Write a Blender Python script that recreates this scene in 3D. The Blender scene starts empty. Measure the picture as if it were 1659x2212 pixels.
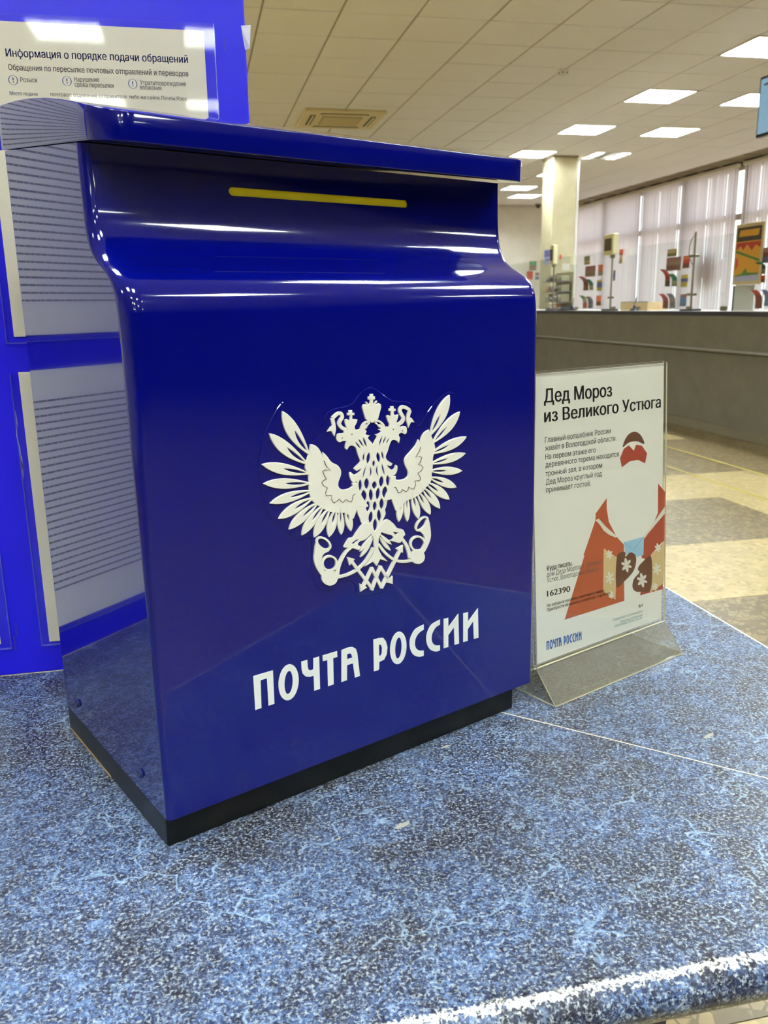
import bpy, bmesh, math, random
import numpy as np
from mathutils import Vector, Matrix
from mathutils.geometry import interpolate_bezier, delaunay_2d_cdt

random.seed(7)
SC = bpy.context.scene
COL = SC.collection

# ------------------------------------------------------------------ camera
# World: X runs across the hall (towards the windows), Y runs down the hall, Z up, floor at 0.
F = 1830.267; PITCH = 0.239029; ROLL = 0.0156045; YAW = -0.2116503
ZD = 0.75                      # desk top height
HC = 0.397                     # camera above the desk top
CAM = np.array([0.0, 0.0, ZD + HC])

def _cam_rows():
    f = np.array([0, math.cos(PITCH), -math.sin(PITCH)]); rt = np.array([1., 0, 0]); dn = np.cross(f, rt)
    c, s = math.cos(ROLL), math.sin(ROLL)
    rows = np.array([c * rt + s * dn, -s * rt + c * dn, f])
    dA = np.array([math.sin(YAW), math.cos(YAW), 0]); dB = np.array([dA[1], -dA[0], 0])
    return np.stack([rows @ dB, rows @ dA, rows[:, 2]], axis=1)
ROWS = _cam_rows()
cam_data = bpy.data.cameras.new('camera')
cam = bpy.data.objects.new('camera', cam_data); COL.objects.link(cam)
mw = Matrix.Identity(4)
for k in range(3):
    mw[k][0] = ROWS[0][k]; mw[k][1] = -ROWS[1][k]; mw[k][2] = -ROWS[2][k]; mw[k][3] = CAM[k]
cam.matrix_world = mw
cam_data.sensor_fit = 'HORIZONTAL'; cam_data.sensor_width = 36.0
cam_data.lens = 36.0 * F / 1659.0
cam_data.clip_start = 0.02; cam_data.clip_end = 200
cam_data.dof.use_dof = True; cam_data.dof.focus_distance = 0.74
cam_data.dof.aperture_fstop = cam_data.lens / 1.7
SC.camera = cam

# ------------------------------------------------------------------ light and exposure
world = bpy.data.worlds.new('daylight'); SC.world = world; world.use_nodes = True
bg = world.node_tree.nodes['Background']
bg.inputs[0].default_value = (0.93, 0.96, 1.0, 1); bg.inputs[1].default_value = 0.95
SC.view_settings.view_transform = 'Standard'; SC.view_settings.look = 'None'
SC.view_settings.gamma = 1; SC.view_settings.use_curve_mapping = False
SC.view_settings.exposure = 2.2
LAMP = 17.0                    # emission of the ceiling light panels
SC.cycles.use_denoising = True; SC.cycles.use_adaptive_sampling = True; SC.cycles.adaptive_threshold = 0.025
SC.cycles.max_bounces = 8; SC.cycles.diffuse_bounces = 4; SC.cycles.glossy_bounces = 4
SC.cycles.transparent_max_bounces = 16
SC.cycles.sample_clamp_indirect = 6.0
SC.cycles.caustics_reflective = False; SC.cycles.caustics_refractive = False

# ------------------------------------------------------------------ pixel helpers (direction + a known plane)
def ray(p):
    return ROWS.T @ np.array([(p[0] - 829.5) / F, (p[1] - 1106.0) / F, 1.0])
def at_y(p, y): r = ray(p); return CAM + r * ((y - CAM[1]) / r[1])
def at_x(p, x): r = ray(p); return CAM + r * ((x - CAM[0]) / r[0])
def at_z(p, z): r = ray(p); return CAM + r * ((z - CAM[2]) / r[2])

# mailbox frame: local x along its front (right), local y back into it, z above the desk
BYAW = 0.6394843 + YAW
def _rot(v, a): c, s = math.cos(a), math.sin(a); return np.array([c * v[0] - s * v[1], s * v[0] + c * v[1]])
BO = _rot(np.array([-0.4148655, 1.4106033]) * HC, YAW)
BW = np.array([math.cos(BYAW), math.sin(BYAW)]); BD = np.array([-BW[1], BW[0]])
def box_local(P):
    q = P[:2] - BO; return np.array([q @ BW, q @ BD, P[2] - ZD])
def front(p, d=0.0):           # pixel -> (w, z) on the plane y_local = d of the mailbox frame
    r = ray(p); n = BD; t = (d + BO @ n - CAM[:2] @ n) / (r[:2] @ n)
    L = box_local(CAM + r * t); return (L[0], L[2])

# ------------------------------------------------------------------ materials
def lin(c):
    def g(v):
        v = v / 255.0
        return v / 12.92 if v <= 0.04045 else ((v + 0.055) / 1.055) ** 2.4
    return (g(c[0]), g(c[1]), g(c[2]), 1.0)

def mat(name, rgb, rough=0.5, metal=0.0, coat=0.0, spec=0.5, emit=None, estr=0.0, trans=0.0):
    m = bpy.data.materials.new(name); m.use_nodes = True
    b = m.node_tree.nodes['Principled BSDF']
    b.inputs['Base Color'].default_value = lin(rgb); b.inputs['Roughness'].default_value = rough
    b.inputs['Metallic'].default_value = metal; b.inputs['Coat Weight'].default_value = coat
    b.inputs['Coat Roughness'].default_value = 0.03
    b.inputs['Specular IOR Level'].default_value = spec
    if emit: b.inputs['Emission Color'].default_value = lin(emit); b.inputs['Emission Strength'].default_value = estr
    return m

def nodes(m): return m.node_tree.nodes, m.node_tree.links, m.node_tree.nodes['Principled BSDF']
def noise(m, scale, detail=4, rough=0.55, dist=0.0, vec=None):
    n, l, b = nodes(m); t = n.new('ShaderNodeTexNoise')
    t.inputs['Scale'].default_value = scale; t.inputs['Detail'].default_value = detail
    t.inputs['Roughness'].default_value = rough; t.inputs['Distortion'].default_value = dist
    if vec is not None: l.new(vec, t.inputs['Vector'])
    return t
def objco(m):
    n, l, b = nodes(m); c = n.new('ShaderNodeTexCoord'); return c.outputs['Object']
def ramp(m, fac, stops, interp='LINEAR'):
    n, l, b = nodes(m); r = n.new('ShaderNodeValToRGB'); r.color_ramp.interpolation = interp
    while len(r.color_ramp.elements) < len(stops): r.color_ramp.elements.new(0.5)
    for e, (p, c) in zip(r.color_ramp.elements, stops): e.position = p; e.color = c if len(c) == 4 else lin(c)
    l.new(fac, r.inputs[0]); return r.outputs[0]
def mix(m, fac, a, b2, mode='MIX'):
    n, l, b = nodes(m); x = n.new('ShaderNodeMix'); x.data_type = 'RGBA'; x.blend_type = mode
    if isinstance(fac, (int, float)): x.inputs[0].default_value = fac
    else: l.new(fac, x.inputs[0])
    for s, v in ((6, a), (7, b2)):
        if isinstance(v, tuple): x.inputs[s].default_value = v if len(v) == 4 else lin(v)
        else: l.new(v, x.inputs[s])
    return x.outputs[2]
def bump(m, h, strength, dist=0.001):
    n, l, b = nodes(m); k = n.new('ShaderNodeBump'); k.inputs['Strength'].default_value = strength
    k.inputs['Distance'].default_value = dist; l.new(h, k.inputs['Height']); l.new(k.outputs[0], b.inputs['Normal'])
    return k

def clear_mat(name, tint, gloss=0.04, rough=0.02, haze=0.0, haze_rgb=(200, 200, 190)):
    """thin clear plastic or glass: straight-through light plus a fresnel reflection"""
    m = bpy.data.materials.new(name); m.use_nodes = True; n = m.node_tree.nodes; l = m.node_tree.links
    n.remove(n['Principled BSDF']); out = n['Material Output']
    tr = n.new('ShaderNodeBsdfTransparent'); tr.inputs[0].default_value = lin(tint)
    gl = n.new('ShaderNodeBsdfGlossy'); gl.inputs['Roughness'].default_value = rough; gl.inputs[0].default_value = (1, 1, 1, 1)
    lw = n.new('ShaderNodeLayerWeight'); lw.inputs[0].default_value = 0.5
    pw = n.new('ShaderNodeMath'); pw.operation = 'POWER'; l.new(lw.outputs['Facing'], pw.inputs[0]); pw.inputs[1].default_value = 5.0
    fr = n.new('ShaderNodeMath'); fr.operation = 'MULTIPLY_ADD'; l.new(pw.outputs[0], fr.inputs[0]); fr.inputs[1].default_value = 0.9; fr.inputs[2].default_value = gloss
    mx = n.new('ShaderNodeMixShader'); l.new(fr.outputs[0], mx.inputs[0])
    src = tr.outputs[0]
    if haze:
        df = n.new('ShaderNodeBsdfDiffuse'); df.inputs[0].default_value = lin(haze_rgb)
        m2 = n.new('ShaderNodeMixShader'); m2.inputs[0].default_value = haze
        l.new(tr.outputs[0], m2.inputs[1]); l.new(df.outputs[0], m2.inputs[2]); src = m2.outputs[0]
    l.new(src, mx.inputs[1]); l.new(gl.outputs[0], mx.inputs[2]); l.new(mx.outputs[0], out.inputs[0])
    return m

M = {}
# glossy blue enamel of the mailbox, with the slight waviness of formed plastic
M['blue'] = mat('mailbox_blue', (3, 9, 108), 0.12, coat=1.0, spec=0.15)
_v = objco(M['blue']); _n = noise(M['blue'], 7, 1, 0.4, vec=_v); bump(M['blue'], _n.outputs[0], 0.26, 0.004)
nodes(M['blue'])[2].inputs['Coat IOR'].default_value = 1.5
M['cream'] = mat('cream_relief', (238, 233, 212), 0.42)
M['text_white'] = mat('white_lettering', (238, 237, 224), 0.45)
M['groove'] = mat('groove_dark', (60, 52, 40), 0.6)
M['yellow'] = mat('slot_yellow', (255, 240, 10), 0.5)
M['black'] = mat('plinth_black', (20, 21, 20), 0.3, spec=0.3)
_n = noise(M['black'], 40, 5, 0.6, vec=objco(M['black']))
nodes(M['black'])[1].new(ramp(M['black'], _n.outputs[0], [(0.35, (9, 10, 9)), (0.7, (26, 25, 22))]), nodes(M['black'])[2].inputs['Base Color'])
M['wear_glint'] = mat('worn_wood_edge', (168, 140, 92), 0.7)
M['steel'] = mat('brushed_steel', (150, 140, 115), 0.35, metal=0.8)
M['screw'] = mat('screw_blue_metal', (60, 66, 120), 0.25, metal=0.7)
M['board'] = mat('board_blue', (36, 26, 236), 0.32)
# board
_n = noise(M['board'], 7, 4, 0.6, vec=objco(M['board']))
nodes(M['board'])[1].new(ramp(M['board'], _n.outputs[0], [(0.3, (30, 22, 228)), (0.7, (40, 30, 242))]), nodes(M['board'])[2].inputs['Base Color'])
M['paper'] = mat('paper_cream', (248, 238, 206), 0.6)
M['paper_white'] = mat('paper_white', (250, 246, 236), 0.55)
M['ink'] = mat('ink_dark', (40, 38, 40), 0.6)
M['ink_soft'] = mat('ink_grey', (96, 90, 88), 0.6)
M['ink_pale'] = mat('ink_pale', (166, 160, 160), 0.6)
M['smudge'] = mat('board_smudge', (50, 42, 190), 0.5)
M['ink_blue'] = mat('ink_blue', (62, 88, 160), 0.6)
M['ink_navy'] = mat('ink_navy', (40, 50, 130), 0.6)
M['ink_logo'] = mat('ink_logo_blue', (30, 96, 178), 0.6)
M['ink_teal'] = mat('ink_teal', (120, 158, 150), 0.6)
M['pocket'] = clear_mat('clear_pocket', (250, 250, 252), rough=0.03)
M['tape'] = clear_mat('clear_tape', (225, 225, 250), rough=0.12, haze=0.10, haze_rgb=(190, 190, 255))
M['tape_white'] = mat('white_tape', (245, 242, 245), 0.3)
M['acrylic'] = clear_mat('acrylic_clear', (250, 250, 246), rough=0.02)
M['acrylic_grey'] = clear_mat('acrylic_foot', (236, 234, 226), rough=0.04, haze=0.16, haze_rgb=(196, 190, 172))
M['acrylic_edge'] = mat('acrylic_edge', (236, 226, 186), 0.3)
M['rust'] = mat('print_rust_red', (198, 92, 56), 0.6)
M['rust2'] = mat('print_rust_dark', (184, 76, 56), 0.6)
M['brown'] = mat('print_brown', (112, 66, 46), 0.6)
M['sand'] = mat('print_sand', (228, 196, 144), 0.6)
M['sky'] = mat('print_pale_blue', (168, 212, 240), 0.6)
M['sky_line'] = mat('print_blue_line', (130, 178, 212), 0.6)
M['white_print'] = mat('print_white', (240, 234, 220), 0.6)

# desk laminate: dark blue-black ground, blue clouds, white speckle, pale veins
def laminate():
    m = mat('desk_laminate', (90, 120, 170), 0.32, spec=0.28); n, l, b = nodes(m); v = objco(m)
    cloud = noise(m, 14, 4, 0.62, 0.8, v); fine = noise(m, 380, 5, 0.62, 0.4, v); mid = noise(m, 120, 5, 0.68, 0.8, v)
    fine2 = noise(m, 520, 3, 0.7, 0.2, v); tone = noise(m, 22, 3, 0.6, 0.4, v)
    blue = ramp(m, mid.outputs[0], [(0.34, (33, 36, 53)), (0.44, (50, 63, 92)), (0.54, (74, 95, 132)), (0.66, (126, 148, 176))])
    grey = ramp(m, mid.outputs[0], [(0.36, (30, 28, 35)), (0.48, (46, 46, 58)), (0.58, (68, 78, 100)), (0.70, (116, 130, 150))])
    base = mix(m, ramp(m, cloud.outputs[0], [(0.40, (0, 0, 0)), (0.58, (255, 255, 255))]), grey, blue)
    spk = ramp(m, fine.outputs[0], [(0.49, (0, 0, 0)), (0.64, (225, 225, 225))])
    base = mix(m, spk, base, (186, 194, 190))
    spd = ramp(m, fine2.outputs[0], [(0.40, (255, 255, 255)), (0.47, (0, 0, 0))])
    base = mix(m, spd, base, (32, 29, 40))
    wc = noise(m, 18, 3, 0.6, 0.0, v); wv_ = n.new('ShaderNodeVectorMath'); wv_.operation = 'MULTIPLY_ADD'
    l.new(wc.outputs['Color'], wv_.inputs[0]); wv_.inputs[1].default_value = (0.07, 0.07, 0.07); l.new(v, wv_.inputs[2])
    def vein(scale, width):                # thin branching network on warped coordinates
        t = n.new('ShaderNodeTexVoronoi'); t.feature = 'DISTANCE_TO_EDGE'; t.inputs['Scale'].default_value = scale; l.new(wv_.outputs[0], t.inputs['Vector'])
        return ramp(m, t.outputs['Distance'], [(0.0, (255, 255, 255)), (width, (0, 0, 0))])
    gate = ramp(m, tone.outputs[0], [(0.44, (0, 0, 0)), (0.60, (255, 255, 255))])
    gate2 = ramp(m, cloud.outputs[0], [(0.44, (0, 0, 0)), (0.60, (255, 255, 255))])
    v1 = mix(m, 1.0, vein(15, 0.020), gate, 'MULTIPLY')
    v2 = mix(m, 1.0, vein(38, 0.05), gate2, 'MULTIPLY')
    base = mix(m, mix(m, 1.0, v2, (165, 165, 165), 'MULTIPLY'), base, (112, 146, 186))
    base = mix(m, mix(m, 1.0, v1, (215, 215, 215), 'MULTIPLY'), base, (160, 188, 210))
    # pale scuffing and a painted highlight along the rounded front edge
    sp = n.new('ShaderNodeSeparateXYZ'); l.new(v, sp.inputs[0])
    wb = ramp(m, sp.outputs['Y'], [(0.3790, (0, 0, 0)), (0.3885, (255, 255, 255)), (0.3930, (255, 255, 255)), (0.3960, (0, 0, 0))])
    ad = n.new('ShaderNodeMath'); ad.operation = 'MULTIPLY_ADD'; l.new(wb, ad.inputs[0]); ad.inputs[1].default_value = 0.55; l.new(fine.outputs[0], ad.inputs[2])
    wear_glint = ramp(m, ad.outputs[0], [(0.90, (0, 0, 0)), (1.0, (225, 225, 225))])
    base = mix(m, wear_glint, base, (236, 232, 214))
    l.new(base, b.inputs['Base Color'])
    bump(m, fine.outputs[0], 0.25, 0.0006)
    return m
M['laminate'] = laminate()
M['seam'] = mat('seam_cream', (226, 210, 178), 0.6)
M['edge_cream'] = mat('edge_band_cream', (244, 238, 216), 0.5)
M['scuff'] = mat('scuff_pale', (168, 164, 146), 0.7)
M['desk_dark'] = mat('desk_underside', (70, 72, 92), 0.6)

def terrazzo(name, matrix, chip_a, chip_b, amount):
    m = mat(name, matrix, 0.35); n, l, b = nodes(m); v = objco(m)
    vo = n.new('ShaderNodeTexVoronoi'); vo.feature = 'F1'; vo.inputs['Scale'].default_value = 42; l.new(v, vo.inputs['Vector'])
    ed = n.new('ShaderNodeTexVoronoi'); ed.feature = 'DISTANCE_TO_EDGE'; ed.inputs['Scale'].default_value = 42; l.new(v, ed.inputs['Vector'])
    chips = ramp(m, ed.outputs['Distance'], [(0.05, (0, 0, 0)), (0.10, (255, 255, 255))])
    sep = n.new('ShaderNodeSeparateColor'); l.new(vo.outputs['Color'], sep.inputs[0])
    pick = ramp(m, sep.outputs[0], [(amount, (0, 0, 0)), (amount + 0.05, (255, 255, 255))])
    tone = ramp(m, sep.outputs[1], [(0.2, chip_a), (0.9, chip_b)])
    big = noise(m, 9, 4, 0.6, 0, v)
    base = ramp(m, big.outputs[0], [(0.3, tuple(int(c * 0.9) for c in matrix)), (0.7, tuple(min(255, int(c * 1.06)) for c in matrix))])
    base = mix(m, mix(m, 1.0, chips, pick, 'MULTIPLY'), base, tone)
    l.new(base, b.inputs['Base Color']); return m
M['floor_dark'] = terrazzo('terrazzo_tan', (112, 96, 62), (138, 120, 80), (152, 132, 88), 0.45)
M['floor_light'] = terrazzo('terrazzo_pale', (182, 160, 106), (156, 134, 84), (196, 175, 122), 0.45)
M['tape_yellow'] = mat('floor_tape_yellow', (172, 152, 62), 0.6)

M['tile'] = mat('ceiling_tile', (250, 247, 243), 0.9, spec=0.2)
_n = noise(M['tile'], 120, 3, 0.6, vec=objco(M['tile'])); bump(M['tile'], _n.outputs[0], 0.3, 0.002)
M['grid'] = mat('ceiling_grid', (168, 154, 132), 0.6)
M['wall'] = mat('wall_cream', (232, 225, 206), 0.8)
_n = noise(M['wall'], 3, 3, 0.6, vec=objco(M['wall']))
nodes(M['wall'])[1].new(ramp(M['wall'], _n.outputs[0], [(0.3, (226, 218, 198)), (0.7, (236, 229, 210))]), nodes(M['wall'])[2].inputs['Base Color'])
M['wall_dark'] = mat('wall_unseen_dark', (74, 66, 60), 0.6)  # unseen walls, coloured dark so the mailbox front reflects little
M['column'] = mat('column_cream', (204, 192, 152), 0.6)
_n = noise(M['column'], 6, 4, 0.6, vec=objco(M['column']))
nodes(M['column'])[1].new(ramp(M['column'], _n.outputs[0], [(0.3, (198, 185, 144)), (0.7, (208, 197, 160))]), nodes(M['column'])[2].inputs['Base Color'])
M['lamp'] = mat('lamp_panel', (255, 250, 235), 0.5, emit=(228, 242, 255), estr=LAMP)
M['lamp_off'] = mat('lamp_panel_unlit', (150, 142, 124), 0.5)
M['lamp_frame'] = mat('lamp_frame_white', (240, 236, 224), 0.4)
M['louvre'] = mat('louvre_aluminium', (222, 216, 200), 0.3, metal=0.6)
M['ac'] = mat('ac_plastic', (238, 222, 178), 0.5)
M['ac_grille'] = mat('ac_grille', (196, 178, 136), 0.6)
M['dark_gap'] = mat('dark_gap', (58, 50, 40), 0.7)
M['counter'] = mat('counter_grey', (104, 96, 74), 0.55)
_n = noise(M['counter'], 5, 4, 0.6, vec=objco(M['counter']))
nodes(M['counter'])[1].new(ramp(M['counter'], _n.outputs[0], [(0.3, (108, 102, 84)), (0.7, (119, 113, 95))]), nodes(M['counter'])[2].inputs['Base Color'])
M['counter_top'] = mat('counter_top', (214, 208, 200), 0.35)
M['counter_edge'] = mat('counter_edge', (52, 50, 56), 0.4)
M['trim_alu'] = mat('trim_aluminium', (170, 168, 164), 0.35, metal=0.5)
M['trim_kick'] = mat('kick_strip', (122, 112, 88), 0.5)
M['glass'] = clear_mat('clear_glass', (247, 250, 249), rough=0.01)
M['frame'] = mat('window_frame_grey', (168, 156, 140), 0.5)
M['case_cream'] = mat('display_housing_cream', (240, 232, 186), 0.5)
M['screen_dark'] = mat('screen_dark', (92, 82, 56), 0.3)
M['tv_black'] = mat('tv_black', (24, 22, 20), 0.3)
M['tv_screen'] = mat('tv_screen', (60, 80, 96), 0.2, emit=(160, 206, 236), estr=0.12)
M['card'] = mat('cardboard', (240, 204, 150), 0.7)
M['base_black'] = mat('base_black', (34, 36, 42), 0.4)
M['navy'] = mat('navy_plastic', (44, 50, 120), 0.4)
M['outside'] = mat('outside_pavement', (214, 196, 160), 0.9)
for nm, c in dict(mauve=(150, 108, 104), olive=(158, 154, 120), red=(178, 62, 40), orange=(222, 128, 88), coral=(206, 84, 62), green=(58, 122, 92),
                  leafgreen=(88, 132, 62), steelblue=(84, 120, 160), violetblue=(104, 108, 156), mustard=(206, 186, 84), beige=(196, 176, 132), greyblue=(120, 118, 128),
                  darkred=(132, 66, 52), amber=(214, 156, 50), charcoal=(62, 58, 46), pinkpaper=(224, 190, 160), mint=(96, 176, 126), taupe=(150, 128, 110),
                  lilac=(168, 166, 196), white_sheet=(232, 224, 214)).items():
    M[nm] = mat('print_' + nm, c, 0.6)
def blind_mat():
    m = bpy.data.materials.new('blind_fabric'); m.use_nodes = True; n = m.node_tree.nodes; l = m.node_tree.links
    n.remove(n['Principled BSDF']); out = n['Material Output']
    d = n.new('ShaderNodeBsdfDiffuse'); d.inputs[0].default_value = lin((190, 180, 180))
    t = n.new('ShaderNodeBsdfTranslucent'); t.inputs[0].default_value = lin((200, 190, 196))
    x = n.new('ShaderNodeMixShader'); x.inputs[0].default_value = 0.5
    l.new(d.outputs[0], x.inputs[1]); l.new(t.outputs[0], x.inputs[2]); l.new(x.outputs[0], out.inputs[0]); return m
M['blind'] = blind_mat()

# ------------------------------------------------------------------ object helpers
def link(o, parent=None):
    COL.objects.link(o)
    if parent is not None: o.parent = parent
    return o
def tag(o, label=None, cat=None, group=None, kind=None):
    if label: o['label'] = label
    if cat: o['category'] = cat
    if group: o['group'] = group
    if kind: o['kind'] = kind
    return o
def thing(name, label, cat, loc=(0, 0, 0), rz=0.0, group=None):
    o = bpy.data.objects.new(name, None); o.empty_display_size = 0.05
    o.location = loc; o.rotation_euler = (0, 0, rz); link(o); return tag(o, label, cat, group)
def mesh(name, verts, faces, m, parent=None, smooth=False, mats=None, idx=None):
    me = bpy.data.meshes.new(name); me.from_pydata([tuple(map(float, v)) for v in verts], [], faces)
    for mm in (mats or [m]): me.materials.append(mm)
    if idx:
        for p, i in zip(me.polygons, idx): p.material_index = i
    if smooth:
        for p in me.polygons: p.use_smooth = True
    me.update(); return link(bpy.data.objects.new(name, me), parent)
def bm_obj(name, bm, m, parent=None, smooth=False):
    me = bpy.data.meshes.new(name); bm.normal_update(); bm.to_mesh(me); bm.free(); me.materials.append(m)
    if smooth:
        for p in me.polygons: p.use_smooth = True
    return link(bpy.data.objects.new(name, me), parent)
def bm_box(bm, x0, x1, y0, y1, z0, z1, bev=0.0, seg=2):
    r = bmesh.ops.create_cube(bm, size=1.0)
    for v in r['verts']:
        v.co = Vector((x0 + (v.co.x + .5) * (x1 - x0), y0 + (v.co.y + .5) * (y1 - y0), z0 + (v.co.z + .5) * (z1 - z0)))
    if bev:
        es = set(e for v in r['verts'] for e in v.link_edges)
        bmesh.ops.bevel(bm, geom=list(es), offset=bev, segments=seg, affect='EDGES', profile=0.5)
def box(name, x0, x1, y0, y1, z0, z1, m, parent=None, bev=0.0, seg=2):
    bm = bmesh.new(); bm_box(bm, x0, x1, y0, y1, z0, z1, bev, seg); return bm_obj(name, bm, m, parent)
def tube(name, p0, p1, r, m, parent=None, n=12, r1=None):
    bm = bmesh.new(); a, b = Vector(p0), Vector(p1); d = b - a
    rr = bmesh.ops.create_cone(bm, cap_ends=True, segments=n, radius1=r, radius2=r if r1 is None else r1, depth=d.length)
    q = Vector((0, 0, 1)).rotation_difference(d.normalized()).to_matrix().to_4x4(); q.translation = (a + b) / 2
    bmesh.ops.transform(bm, matrix=q, verts=rr['verts']); return bm_obj(name, bm, m, parent, smooth=False)
def evaluated(o, name, m, parent=None, smooth_angle=None):
    dg = bpy.context.evaluated_depsgraph_get(); me = bpy.data.meshes.new_from_object(o.evaluated_get(dg))
    me.name = name; me.materials.clear(); me.materials.append(m)
    old = o.data; typ = o.type; bpy.data.objects.remove(o, do_unlink=True)
    r = link(bpy.data.objects.new(name, me), parent)
    return r
def copy_tree(o, parent=None):
    c = o.copy(); COL.objects.link(c); c.parent = parent
    for ch in list(o.children): copy_tree(ch, c)
    return c

def catmull(pts, n=6):
    """closed smooth outline; a point with a third value is a sharp corner"""
    out = []; N = len(pts)
    P = [np.array(p[:2], float) for p in pts]; K = [len(p) > 2 for p in pts]
    for i in range(N):
        p1, p2 = P[i], P[(i + 1) % N]
        p0 = P[i - 1] if not K[i] else p1 - (p2 - p1) * 0.3
        p3 = P[(i + 2) % N] if not K[(i + 1) % N] else p2 + (p2 - p1) * 0.3
        for k in range(n):
            t = k / n
            out.append(0.5 * ((2 * p1) + (p2 - p0) * t + (2 * p0 - 5 * p1 + 4 * p2 - p3) * t * t + (3 * p1 - p0 - 3 * p2 + p3) * t ** 3))
    return [tuple(v) for v in out]
def leaf(b, t, hw, bow=0.0, n=10, k=1.15):
    b = np.array(b, float); t = np.array(t, float); d = t - b; L = np.linalg.norm(d); d /= L; nn = np.array([-d[1], d[0]])
    A, B = [], []
    for i in range(n + 1):
        s = i / n; h = hw * (math.sin(math.pi * (s ** k)) ** 0.72 if 0 < s < 1 else 0.0); h = max(h, hw * 0.05)
        c = b + d * L * s + nn * bow * math.sin(math.pi * s)
        A.append(tuple(c + nn * h)); B.append(tuple(c - nn * h))
    return A + B[::-1]
def stroke(pts, w, w1=None):
    P = [np.array(p, float) for p in pts]; N = len(P); A, B = [], []
    for i in range(N):
        d = P[min(i + 1, N - 1)] - P[max(i - 1, 0)]; d /= np.linalg.norm(d); nn = np.array([-d[1], d[0]])
        ww = w if w1 is None else w + (w1 - w) * i / (N - 1)
        A.append(tuple(P[i] + nn * ww / 2)); B.append(tuple(P[i] - nn * ww / 2))
    return A + B[::-1]
def spath(pts, n=5):
    P = [np.array(p, float) for p in pts]; out = []
    for i in range(len(P) - 1):
        p1, p2 = P[i], P[i + 1]; p0 = P[i - 1] if i else p1; p3 = P[i + 2] if i + 2 < len(P) else p2
        for k in range(n):
            t = k / n; out.append(0.5 * ((2 * p1) + (p2 - p0) * t + (2 * p0 - 5 * p1 + 4 * p2 - p3) * t * t + (3 * p1 - p0 - 3 * p2 + p3) * t ** 3))
    out.append(P[-1]); return [tuple(v) for v in out]
def ellipse(c, rx, ry, rot=0.0, n=28):
    return [(c[0] + rx * math.cos(a) * math.cos(rot) - ry * math.sin(a) * math.sin(rot), c[1] + rx * math.cos(a) * math.sin(rot) + ry * math.sin(a) * math.cos(rot))
            for a in (2 * math.pi * k / n for k in range(n))]

def loop_area(l): return 0.5 * sum(l[k][0] * l[(k + 1) % len(l)][1] - l[(k + 1) % len(l)][0] * l[k][1] for k in range(len(l)))
def loop_in(p, l):
    c = False
    for k in range(len(l)):
        (x1, y1), (x2, y2) = l[k], l[(k + 1) % len(l)]
        if (y1 > p[1]) != (y2 > p[1]) and p[0] < (x2 - x1) * (p[1] - y1) / (y2 - y1) + x1: c = not c
    return c
def fill(loops):
    """triangles of the area inside the first loop and outside the others"""
    vs, es = [], []
    for q in loops:
        n0 = len(vs); vs += [Vector((p[0], p[1])) for p in q]; es += [(n0 + a, n0 + (a + 1) % len(q)) for a in range(len(q))]
    r_ = delaunay_2d_cdt(vs, es, [], 0, 1e-9); P_ = [(p[0], p[1]) for p in r_[0]]; T = []
    for t in r_[2]:
        c = (sum(P_[i_][0] for i_ in t) / len(t), sum(P_[i_][1] for i_ in t) / len(t))
        if loop_in(c, loops[0]) and not any(loop_in(c, h) for h in loops[1:]): T.append(list(t))
    return P_, T
def clean(l, eps=1e-7):
    out = []
    for p in l:
        if not out or abs(p[0] - out[-1][0]) + abs(p[1] - out[-1][1]) > eps: out.append((float(p[0]), float(p[1])))
    if len(out) > 1 and abs(out[0][0] - out[-1][0]) + abs(out[0][1] - out[-1][1]) <= eps: out.pop()
    return out
def inset(l, d):
    n_ = len(l); out = []
    for k in range(n_):
        a, b, c = np.array(l[k - 1]), np.array(l[k]), np.array(l[(k + 1) % n_])
        e1 = b - a; e2 = c - b; e1 = e1 / (np.linalg.norm(e1) + 1e-12); e2 = e2 / (np.linalg.norm(e2) + 1e-12)
        n1 = np.array([-e1[1], e1[0]]); n2 = np.array([-e2[1], e2[0]]); m_ = n1 + n2; L_ = np.linalg.norm(m_)
        if L_ < 0.3: out.append(tuple(b + (e1 - e2) * d * -0.5)); continue
        m_ /= L_; out.append(tuple(b + m_ * d / max(0.5, float(m_ @ n1))))
    return out
def flat_shape(name, loops_list, depth, bev, m, parent=None, base=0.0, basis=None):
    """loops_list: shapes, each [outer, hole, hole...] of 2D points (u, v). Each is filled, given depth
    towards -y with a small chamfer, and all are joined into one mesh in the local x/z plane (or mapped by basis)."""
    V, Fc = [], []
    mp = basis or (lambda u_, v_, h: (u_, -h, v_))
    depth0 = depth
    for n_i, loops in enumerate(loops_list):
        ls = []; depth = depth0 + n_i * 0.000006 * (depth0 > 0.0005)
        for k, l in enumerate(loops):
            l = clean(l)
            if (loop_area(l) > 0) != (k == 0): l = l[::-1]
            ls.append(l)
        top = [inset(l, bev) for l in ls] if bev else ls
        P_, T = fill(top); k0 = len(V)
        V += [mp(u_, v_, base + depth) for u_, v_ in P_]; Fc += [[k0 + i_ for i_ in t] for t in T]
        for l, tp in zip(ls, top):
            n_ = len(l); rings = [[mp(u_, v_, base) for u_, v_ in l]]
            if bev: rings.append([mp(u_, v_, base + depth - bev) for u_, v_ in l])
            rings.append([mp(u_, v_, base + depth) for u_, v_ in tp])
            for a, b in zip(rings[:-1], rings[1:]):
                k0 = len(V); V += a + b
                Fc += [[k0 + q, k0 + (q + 1) % n_, k0 + n_ + (q + 1) % n_, k0 + n_ + q] for q in range(n_)]
    return mesh(name, V, Fc, m, parent)

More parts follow.
